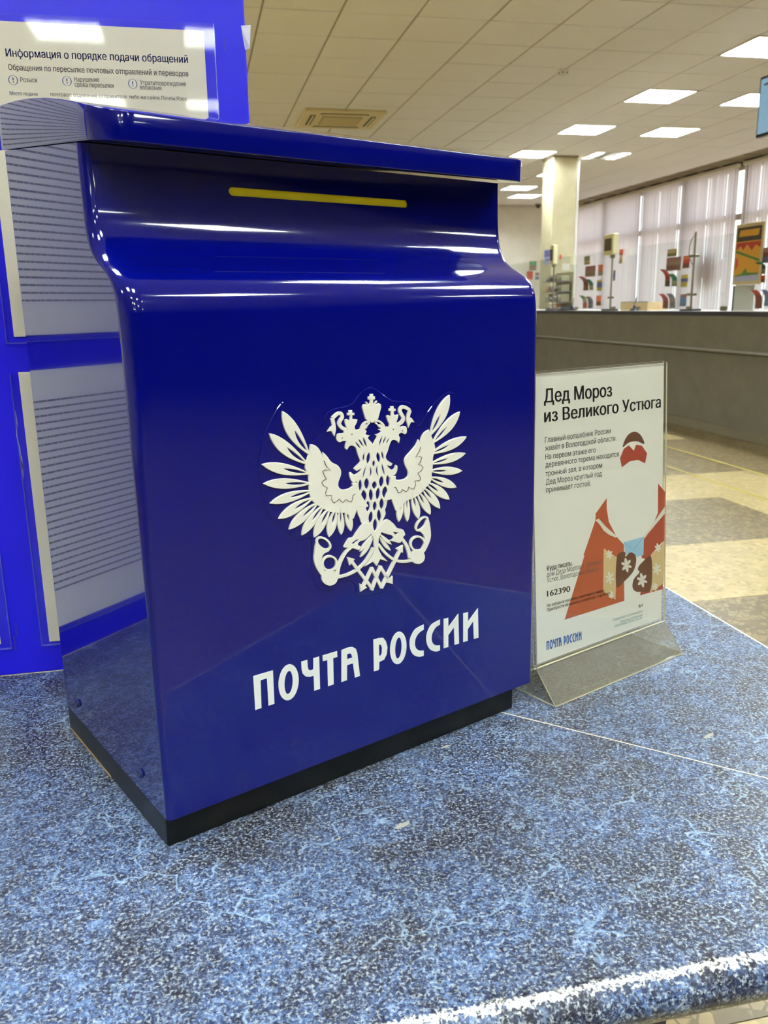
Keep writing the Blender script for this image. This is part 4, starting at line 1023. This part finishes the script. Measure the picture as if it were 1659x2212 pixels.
# crowns
crown = [[(690, 262), (680, 305), (735, 490), (790, 522), (840, 552), (890, 522), (935, 490), (988, 295), (982, 250), (945, 228), (912, 250), (880, 238), (855, 225), (855, 172), (886, 168), (886, 120), (856, 118), (856, 80), (805, 80), (805, 120), (775, 124), (775, 172), (805, 176), (805, 228), (780, 255), (750, 252), (715, 248)],
         [(395, 498), (430, 488), (465, 512), (480, 480), (478, 430), (436, 430), (436, 388), (463, 388), (463, 346), (515, 346), (515, 386), (550, 388), (550, 426), (516, 428), (516, 490), (560, 490), (600, 498), (590, 545), (552, 612), (566, 662), (440, 670), (402, 560)],
         [(1072, 440), (1100, 425), (1140, 440), (1145, 408), (1145, 360), (1112, 358), (1112, 320), (1140, 318), (1140, 280), (1190, 280), (1190, 318), (1222, 322), (1222, 358), (1192, 362), (1192, 410), (1225, 425), (1265, 412), (1262, 460), (1235, 540), (1292, 600), (1110, 612), (1120, 570), (1095, 520)]]
for c_ in crown: rel('crown', [[cv(K2, c_)]], parent=emb)
rel('crown_leaf', [[cv(K2, leaf((772, 255), (735, 205), 12, n=5))], [cv(K2, leaf((882, 240), (918, 190), 12, n=5))]], parent=emb, bev=0.0001)
rel('head_plume', [[cv(K2, stroke(spath([(800, 525), (740, 540), (695, 575), (660, 640)]), 34))], [cv(K2, stroke(spath([(800, 545), (760, 590), (735, 640)]), 22))], [cv(K2, stroke(spath([(885, 520), (940, 520), (990, 550), (1035, 605)]), 34))], [cv(K2, stroke(spath([(885, 540), (930, 580), (960, 620)]), 22))]], parent=emb, bev=0.00015)
# ribbons
rel('ribbon', [[cv(K2, stroke(spath([(420, 665), (345, 628), (305, 570), (322, 510), (352, 455), (330, 398), (275, 405), (195, 475)]), 58, 56))], [cv(K2, stroke(spath([(190, 470), (210, 560), (222, 640)]), 58, 54))], [cv(K2, catmull([(205, 585), (150, 630), (108, 692, 1), (172, 685), (198, 730), (226, 772, 1), (250, 640)], 4))]], parent=emb, bev=0.0002)
rel('ribbon', [[cv(K2, stroke(spath([(1240, 590), (1320, 540), (1348, 470), (1310, 400), (1292, 340), (1330, 292), (1390, 305), (1455, 350)]), 56, 54))], [cv(K2, stroke(spath([(1458, 345), (1430, 430), (1422, 520)]), 54, 52))], [cv(K2, catmull([(1400, 500), (1412, 560), (1430, 632, 1), (1460, 560), (1480, 540), (1527, 542, 1), (1490, 485), (1462, 465)], 4))]], parent=emb, bev=0.0002)
# wings with separate feathers
wl = catmull([(815, 618, 1), (870, 625), (940, 680), (985, 765), (1000, 820, 1), (1000, 732, 1), (1060, 790), (1130, 880), (1220, 930), (1270, 1000), (1270, 1080), (1235, 1180), (1238, 1250), (1290, 1290), (1370, 1282), (1440, 1242), (1430, 1195, 1), (1520, 1190), (1540, 1270), (1570, 1360), (1640, 1480), (1680, 1540),
              (1600, 1560), (1525, 1530, 1), (1500, 1620), (1462, 1722, 1), (1430, 1730), (1400, 1690), (1330, 1640), (1200, 1640), (1050, 1600), (930, 1530), (830, 1440), (795, 1300), (792, 1180), (780, 1060), (735, 960), (760, 850), (795, 740)], 4)
wing_l = rel('wing', [[cv(K1, wl)]], parent=emb)
for t_, b_, hw, bow in [((400, 125), (815, 790), 98, 22), ((205, 455), (800, 930), 92, 24), ((95, 918), (830, 1060), 84, 6), ((118, 1205), (850, 1200), 78, 0), ((215, 1497), (880, 1300), 72, -6), ((342, 1728), (880, 1400), 74, -8), ((497, 1885), (950, 1470), 72, -8),
                        ((688, 1972), (1030, 1500), 68, -8), ((872, 2003), (1120, 1540), 70, -6), ((1093, 1998), (1205, 1560), 68, -4), ((1275, 1967), (1262, 1560), 52, 0), ((1420, 1912), (1345, 1540), 54, 4)]:
    B_, T_ = np.array(b_, float), np.array(t_, float); d_ = T_ - B_
    f_ = leaf(b_, t_, hw, bow * -1, n=12, k=1.25); h_ = leaf(B_ + d_ * 0.12, B_ + d_ * 0.56, hw * 0.26, bow * -0.6, n=7, k=1.0)
    rel('feather', [[cv(K1, f_), cv(K1, h_)]], parent=emb)
wr_ = catmull([(690, 645, 1), (620, 690), (570, 770), (552, 870, 1), (545, 835), (522, 800, 1), (480, 890), (400, 990), (322, 1080), (300, 1150), (320, 1230), (355, 1310), (352, 1385), (300, 1430), (220, 1447), (165, 1435), (165, 1385, 1), (90, 1392), (75, 1470), (45, 1590), (0, 1700), (-20, 1780), (30, 1770), (95, 1750, 1),
               (130, 1850), (160, 1932, 1), (195, 1920), (250, 1870), (330, 1780), (430, 1740), (550, 1670), (650, 1560), (720, 1470), (735, 1370), (750, 1230), (755, 1090), (790, 960), (770, 850), (725, 735)], 4)
rel('wing', [[cv(K3, wr_)]], parent=emb)
for t_, b_, hw, bow in [((1017, 97), (700, 760), 88, 10), ((1182, 362), (730, 880), 76, 10), ((1288, 760), (700, 1040), 74, 10), ((1274, 1020), (690, 1200), 66, 6), ((1220, 1300), (680, 1305), 66, 0), ((1128, 1562), (680, 1400), 70, -6), ((1015, 1755), (620, 1470), 72, -8),
                        ((866, 1902), (560, 1540), 68, -8), ((712, 1998), (490, 1600), 64, -8), ((522, 2068), (420, 1640), 60, -6), ((346, 2108), (335, 1660), 48, 0), ((210, 2112), (262, 1700), 50, 4)]:
    B_, T_ = np.array(b_, float), np.array(t_, float); d_ = T_ - B_
    f_ = leaf(b_, t_, hw, bow, n=12, k=1.25); h_ = leaf(B_ + d_ * 0.12, B_ + d_ * 0.54, hw * 0.24, bow * 0.6, n=7, k=1.0)
    rel('feather', [[cv(K3, f_), cv(K3, h_)]], parent=emb)
# incised scallops of the wing coverts
gl_ = [(1010, 860), (1045, 940), (1110, 1003), (1030, 995), (990, 1015), (1015, 1080), (1050, 1130), (1000, 1155), (975, 1190), (1005, 1230), (1062, 1262), (1035, 1330), (1040, 1378), (1128, 1378), (1125, 1440), (1155, 1485), (1205, 1460), (1240, 1425), (1262, 1460), (1290, 1482), (1340, 1435), (1375, 1460), (1420, 1470), (1440, 1420), (1440, 1380), (1480, 1352)]
gr_ = [(548, 920), (530, 990), (470, 1085), (530, 1070), (570, 1080), (550, 1150), (515, 1200), (560, 1210), (592, 1245), (560, 1300), (505, 1338), (540, 1390), (548, 1440), (520, 1452), (460, 1455), (468, 1530), (440, 1590), (400, 1580), (358, 1555), (345, 1610), (318, 1630), (262, 1595), (240, 1630), (195, 1650), (175, 1600), (165, 1570), (130, 1558)]
rel('covert_groove', [[cv(K1, stroke(gl_, 9))]], M['groove'], emb, 0.00006, 0, E0 + H1 + 0.00062)
rel('covert_groove', [[cv(K3, stroke(gr_, 9))]], M['groove'], emb, 0.00006, 0, E0 + H1 + 0.00062)
# legs, tail, horns, strap and crossed arrows
rel('leg', [[cv(K4, catmull([(745, 225), (640, 338), (595, 408), (535, 430), (475, 530), (505, 545), (580, 550), (660, 572), (692, 530, 1), (650, 505), (680, 462), (740, 442), (808, 380), (850, 320)], 4)), cv(K4, [(566, 490), (608, 496), (668, 436), (625, 445)])]], parent=emb, bev=0.00018)
rel('leg', [[cv(K4, catmull([(1010, 185), (1100, 232), (1155, 295), (1228, 315), (1256, 378), (1235, 400), (1195, 480), (1110, 468), (1058, 455, 1), (1108, 425), (1085, 385), (1030, 375), (945, 345), (880, 330)], 4)), cv(K4, [(1095, 342), (1170, 352), (1140, 386)])]], parent=emb, bev=0.00018)
rel('tail', [[cv(K4, [(800, 330), (960, 330), (918, 420), (912, 560), (960, 650), (1032, 720), (935, 690), (892, 780), (845, 722), (738, 786), (840, 640), (862, 560), (852, 420)])]] +
    [[cv(K4, leaf(b_, t_, hw, bow, n=8, k=1.3))] for b_, t_, hw, bow in [((850, 360), (675, 595), 22, -6), ((850, 400), (685, 665), 24, -8), ((925, 360), (1085, 505), 22, 6), ((925, 400), (1072, 584), 24, 8)]], parent=emb, bev=0.00018)
def horn(K, ring, rot, rx, ry, tubep, loop_c, ball_c, ball_r, stem):
    h_ = rel('horn', [[cv(K, catmull(tubep, 4))], [cv(K, ellipse(ring, rx, ry, rot)), cv(K, ellipse(ring, rx - 26, ry - 26, rot))], [cv(K, ellipse(loop_c, 104, 104)), cv(K, ellipse(loop_c, 78, 78))], [cv(K, ellipse(ball_c, ball_r, ball_r))], [cv(K, stroke(spath(stem), 52, 30))]], parent=emb, bev=0.00018)
horn(K4, (215, 492), math.radians(38), 112, 74, [(126, 470), (98, 600), (92, 700), (125, 810), (205, 920), (230, 860), (200, 780), (190, 690), (215, 625), (290, 580), (200, 560)], (292, 745), (292, 925), 104, [(385, 905), (402, 800), (440, 700), (500, 600), (570, 540)])
horn(K4, (1470, 240), math.radians(-52), 116, 62, [(1546, 170), (1582, 320), (1575, 450), (1500, 605), (1465, 570), (1508, 460), (1495, 390), (1450, 340), (1410, 320), (1480, 300)], (1418, 495), (1416, 662), 92, [(1325, 680), (1305, 600), (1265, 500), (1215, 430), (1180, 400)])
rel('strap', [[cv(K4, stroke(spath([(395, 922), (520, 890), (640, 828), (740, 735), (810, 630), (850, 545)]), 34))], [cv(K4, stroke(spath([(1345, 708), (1240, 722), (1130, 705), (1010, 620), (915, 500)]), 34))]], parent=emb, bev=0.00015)
rel('arrow', [[cv(K4, stroke([(550, 690), (832, 1062)], 40))], [cv(K4, stroke([(828, 1090), (945, 775)], 38))], [cv(K4, stroke([(938, 785), (1055, 975)], 38))], [cv(K4, [(515, 663), (612, 690), (545, 772)])], [cv(K4, [(1096, 905), (1008, 988), (1096, 1008)])]], parent=emb, bev=0.00018)
rel('arrow', [[cv(K4, stroke([(1195, 570), (952, 1062)], 40))], [cv(K4, stroke([(958, 1062), (828, 800)], 38))], [cv(K4, stroke([(836, 800), (712, 1058)], 38))], [cv(K4, [(1228, 510), (1140, 560), (1226, 612)])], [cv(K4, [(678, 1003), (770, 1050), (684, 1108)])]], parent=emb, bev=0.00018)

# ---- lettering
def A1(x, y): return front((530 + x / 6.381, 1360 + y / 6.381))
def A2(x, y): return front((790 + x / 6.381, 1300 + y / 6.381))
LET = [(A1, [[(107, 640), (378, 560), (399, 1020), (318, 1048), (296, 668), (208, 698), (220, 1078), (136, 1108)]]),
       (A1, [ellipse((594, 725), 138, 250, math.radians(6), 36), ellipse((594, 728), 56, 160, math.radians(4), 28)]),
       (A1, [[(768, 440), (852, 416), (858, 520), (872, 556), (905, 560), (935, 545), (934, 394), (1015, 370), (1028, 815), (948, 842), (940, 632), (890, 650), (830, 645), (788, 605), (772, 540)]]),
       (A1, [[(1062, 355), (1262, 296), (1266, 374), (1208, 394), (1216, 752), (1138, 780), (1128, 420), (1066, 434)]]),
       (A1, [[(1322, 282), (1400, 250), (1470, 236), (1520, 262), (1540, 320), (1578, 636), (1508, 662), (1480, 464), (1400, 488), (1398, 696), (1322, 722)], [(1400, 340), (1440, 324), (1462, 345), (1470, 385), (1402, 408)]]),
       (A2, [[(103, 520), (180, 498), (238, 495), (275, 540), (298, 620), (288, 720), (252, 795), (185, 828), (184, 905), (178, 938), (110, 958)], [(182, 590), (208, 592), (222, 640), (218, 715), (196, 748), (182, 735)]]),
       (A2, [ellipse((447, 634), 112, 226, math.radians(5), 36), ellipse((448, 636), 44, 146, math.radians(4), 28)]),
       (A2, [catmull([(797, 310, 1), (797, 382, 1), (735, 425), (690, 495), (676, 570), (690, 635), (735, 670), (797, 670, 1), (797, 742, 1), (735, 756), (665, 735), (620, 672), (602, 580), (618, 480), (680, 375)], 4)]),
       (A2, [catmull([(1022, 242, 1), (1022, 312, 1), (965, 350), (920, 425), (906, 500), (920, 565), (962, 600), (1022, 598, 1), (1022, 668, 1), (965, 684), (895, 662), (850, 600), (832, 510), (848, 410), (905, 310)], 4)]),
       (A2, [[(1072, 236), (1136, 218), (1136, 345), (1274, 160), (1284, 574), (1222, 592), (1214, 350), (1136, 458), (1136, 622), (1072, 640)]]),
       (A2, [[(1342, 158), (1408, 140), (1408, 268), (1544, 84), (1552, 494), (1488, 510), (1478, 268), (1404, 378), (1404, 536), (1342, 554)]])]
for K, lps in LET: flat_shape('letter', [[cv(K, lp) for lp in lps]], 0.0003, 0, M['text_white'], mb, base=0.0)

# ================================================================== ACRYLIC STAND AND POSTER
WL, WR = 0.4022, 0.6171; FDp = -0.0207; FOLD = (0.0058, 0.033); TOPP = (0.0245, 0.3316)
sn = thing('sign_stand', 'clear acrylic tabletop sign stand with slanted foot beside the mailbox', 'sign stand', (BO[0], BO[1], ZD), BYAW)
tilt = (TOPP[0] - FOLD[0]) / (TOPP[1] - FOLD[1])
def slab(name, p0, p1, th, m, medge, parent, w0=WL, w1=WR):
    """flat plate between profile points p0, p1 (y,z), thickness th on the far side, clear faces and bright edges"""
    a, b = np.array(p0), np.array(p1); d_ = (b - a) / np.linalg.norm(b - a); n_ = np.array([d_[1], -d_[0]]) * th
    q = [a, b, b + n_, a + n_]; V = [(w0, *p) for p in q] + [(w1, *p) for p in q]
    return mesh(name, V, [[0, 4, 5, 1], [3, 2, 6, 7], [0, 1, 2, 3], [7, 6, 5, 4], [1, 5, 6, 2], [0, 3, 7, 4]], None, parent, mats=[m, medge], idx=[0, 0, 1, 1, 1, 1])
slab('front_plate', FOLD, TOPP, 0.0016, M['acrylic'], M['acrylic_edge'], sn)
slab('back_plate', (FOLD[0] + 0.0042, FOLD[1] + 0.001), (TOPP[0] + 0.0042, TOPP[1] + 0.001), 0.0016, M['acrylic'], M['acrylic_edge'], sn)
slab('foot_slope', (FDp, 0.0016), (FOLD[0], FOLD[1] - 0.0006), 0.0018, M['acrylic_grey'], M['acrylic_edge'], sn)
slab('foot_base', (FDp + 0.0005, 0.0), (0.06, 0.0), -0.0018, M['acrylic'], M['acrylic_edge'], sn)
slab('foot_rear', (0.058, 0.0019), (FOLD[0] + 0.0048, FOLD[1] - 0.0012), -0.0016, M['acrylic'], M['acrylic_edge'], sn)

po = thing('poster', 'white A4 poster with black heading and rust red coat artwork in the acrylic stand', 'poster', (BO[0], BO[1], ZD), BYAW)
def pm(p):                     # pixel -> (w, z) on the sloping poster plane
    r = ray(p); t0, t1 = 0.2, 3.0
    def g(t): L = box_local(CAM + r * t); return L[1] - (FOLD[0] + 0.0025 + tilt * (L[2] - FOLD[1])), L
    for _ in range(40):
        tm = (t0 + t1) / 2
        if g(tm)[0] > 0: t1 = tm
        else: t0 = tm
    L = g((t0 + t1) / 2)[1]; return (L[0], L[2])
def pbasis(lay): return lambda u_, v_, h=0.0: (u_, FOLD[0] + 0.0028 + tilt * (v_ - FOLD[1]) - lay * 0.00004 - h, v_)
PZ0, PZ1 = 0.0362, 0.3305; PL, PR = 0.4048, 0.6144
b0 = pbasis(0)
V = [b0(PL, PZ0), b0(PR, PZ0), b0(PR, PZ1), b0(PL, PZ1)]; V += [(x, y + 0.0003, z) for x, y, z in V]
mesh('sheet', V, [[0, 1, 2, 3], [7, 6, 5, 4], [0, 4, 5, 1], [1, 5, 6, 2], [2, 6, 7, 3], [3, 7, 4, 0]], M['paper_white'], po)
def c6(x, y): return pm((1120 + x / 4.608, 760 + y / 4.608))
def c7(x, y): return pm((1120 + x / 4.1475, 1140 + y / 4.1475))
tb_ = pbasis(6)
def tl(name, K, lines, m, bold):
    text_lines(name, [(s, K(*a), K(*b), h) for s, a, b, h in lines], m, lambda u_, v_: tb_(u_, v_), po, bold)
tl('heading', c6, [('Дед Мороз', (257, 508), (930, 443), 0.0132), ('из Великого Устюга', (260, 702), (1415, 553), 0.0124)], M['ink'], 0.026)
tl('body_text', c6, [('Главный волшебник России', (265, 905), (918, 810), 0.0054), ('живёт в Вологодской области.', (265, 987), (975, 882), 0.0054), ('На первом этаже его', (268, 1073), (768, 1001), 0.0054),
                     ('деревянного терема находится', (270, 1152), (1000, 1040), 0.0054), ('тронный зал, в котором', (271, 1240), (832, 1152), 0.0054), ('Дед Мороз круглый год', (274, 1323), (830, 1236), 0.0054), ('принимает гостей.', (277, 1402), (720, 1332), 0.0054)], M['ink'], 0.0)
tl('address_heading', c7, [('Куда писать:', (257, 387), (480, 337), 0.0052), ('162390', (258, 618), (462, 571), 0.0062), ('6+', (1078, 717), (1118, 707), 0.0040)], M['ink'], 0.022)
tl('address', c7, [('дом Деда Мороза, г. Великий', (255, 442), (742, 322), 0.0050), ('Устюг, Вологодская область', (257, 495), (722, 382), 0.0050)], M['ink_soft'], 0.0)
tl('small_print', c7, [('Не забудьте наклеить новогоднюю марку.', (257, 712), (775, 569), 0.0032), ('Приобрести её можно у оператора отделения.', (257, 751), (828, 593), 0.0032)], M['ink'], 0.012)
tl('app_note', c7, [('Оформляйте и отслеживайте', (847, 837), (1110, 757), 0.0030), ('посылки в мобильном', (912, 853), (1108, 791), 0.0030), ('приложении Почты России', (862, 892), (1108, 815), 0.0030)], M['ink_teal'], 0.0)
# wordmark in the same lettering as on the mailbox
a_ = np.array(LET and A1(107, 1090)); L0, L1 = c7(252, 1098), c7(566, 1003); LT0 = c7(248, 1035); hcap = 0.0098
w0_, w1_ = A1(107, 640)[0], A2(1552, 494)[0]; z0_, z1_ = 0.0920, 0.1213
def logo_map(q):
    t = (q[0] - w0_) / (w1_ - w0_); return (L0[0] + (L1[0] - L0[0]) * t, L0[1] + (L1[1] - L0[1]) * t + (q[1] - z0_) / (z1_ - z0_) * hcap)
flat_shape('wordmark', [[[logo_map(K(*p)) for p in lp] for lp in lps] for K, lps in LET], 0.00004, 0, M['ink_logo'], po, basis=lambda u_, v_, h: pbasis(6)(u_, v_, h))
# plain garment artwork: coat, cuffs, mittens, envelope, cap shapes
def art(name, K, pts, m, lay, sm=False): return flat_shape(name, [[cv(K, catmull(pts, 5) if sm else pts)]], 0.00003, 0, m, po, basis=lambda u_, v_, h: pbasis(lay)(u_, v_, h))
art('coat', c7, [(672, -8), (760, -40), (945, 150), (950, 655), (415, 825)], M['rust'], 1)
art('coat', c6, [(880, 1455), (880, 1560), (900, 1690), (975, 1835), (1050, 1925), (1050, 2028), (648, 2028), (768, 1676), (770, 1610)], M['rust'], 2)
art('coat', c6, [(1392, 1310), (1468, 1405), (1466, 1870), (1250, 2010), (1250, 1868), (1330, 1750), (1390, 1600)], M['rust2'], 1)
art('coat', c7, [(1105, 105), (1150, 60), (1312, 100), (1190, 240), (1185, 300), (1105, 270)], M['rust2'], 2)
art('coat', c7, [(1098, 560), (1190, 470), (1298, 470), (1293, 550), (1092, 606)], M['rust2'], 1)
art('trim', c6, [(768, 1676), (800, 1660), (870, 1740), (985, 1840), (970, 1850), (900, 1820), (850, 1780), (810, 1720)], M['white_print'], 3)
art('trim', c6, [(1466, 1530), (1466, 1600), (1290, 1810), (1250, 1868), (1255, 1830)], M['white_print'], 3)
art('cuff', c7, [(765, 185), (882, 265), (870, 645), (760, 570)], M['sand'], 3); art('cuff', c7, [(1315, 110), (1300, 500), (1180, 582), (1192, 240)], M['sand'], 3)
art('mitten', c7, [(882, 265), (935, 215), (958, 225), (960, 260), (1000, 222), (1045, 240), (1055, 300), (1030, 390), (950, 480), (878, 525)], M['brown'], 4, True)
art('mitten', c7, [(1190, 262), (1188, 545), (1110, 572), (1050, 570), (1022, 530), (1035, 460), (1085, 400), (1070, 370), (1100, 320)], M['brown'], 4, True)
art('envelope', c7, [(945, 130), (1125, 80), (1120, 245), (1062, 262), (1030, 220), (960, 240)], M['sky'], 3)
flat_shape('envelope_flap', [[cv(c7, stroke([(950, 135), (1035, 195), (1120, 85)], 5))]], 0.00003, 0, M['sky_line'], po, basis=lambda u_, v_, h: pbasis(4)(u_, v_, h))
flakes = []
for cx, cy, r in ((968, 335, 62), (1108, 470, 62)):
    for k in range(6):
        a = math.pi / 3 * k + 0.3
        flakes.append([cv(c7, leaf((cx, cy), (cx + r * 0.8 * math.cos(a), cy + r * 1.1 * math.sin(a)), 13, n=5))])
for cx, cy, r in ((815, 240, 40), (818, 450, 55), (830, 600, 35), (1250, 180, 40), (1240, 370, 52), (1225, 530, 34)):
    for k in range(6):
        a = math.pi / 3 * k + 0.3; flakes.append([cv(c7, leaf((cx, cy), (cx + r * 0.8 * math.cos(a), cy + r * 1.1 * math.sin(a)), 9, n=5))])
flat_shape('snowflakes', flakes, 0.00003, 0, M['white_print'], po, basis=lambda u_, v_, h: pbasis(5)(u_, v_, h))
art('cap_shape', c6, [(1040, 950), (1060, 880), (1100, 820), (1155, 795), (1205, 815), (1240, 865), (1252, 918), (1180, 890), (1100, 905)], M['brown'], 1, True)
art('cap_shape', c6, [(1030, 1150), (1012, 1060), (1050, 965), (1100, 930), (1150, 985), (1172, 925), (1230, 935), (1282, 1010), (1262, 1110), (1190, 1075), (1110, 1090)], M['rust2'], 2)
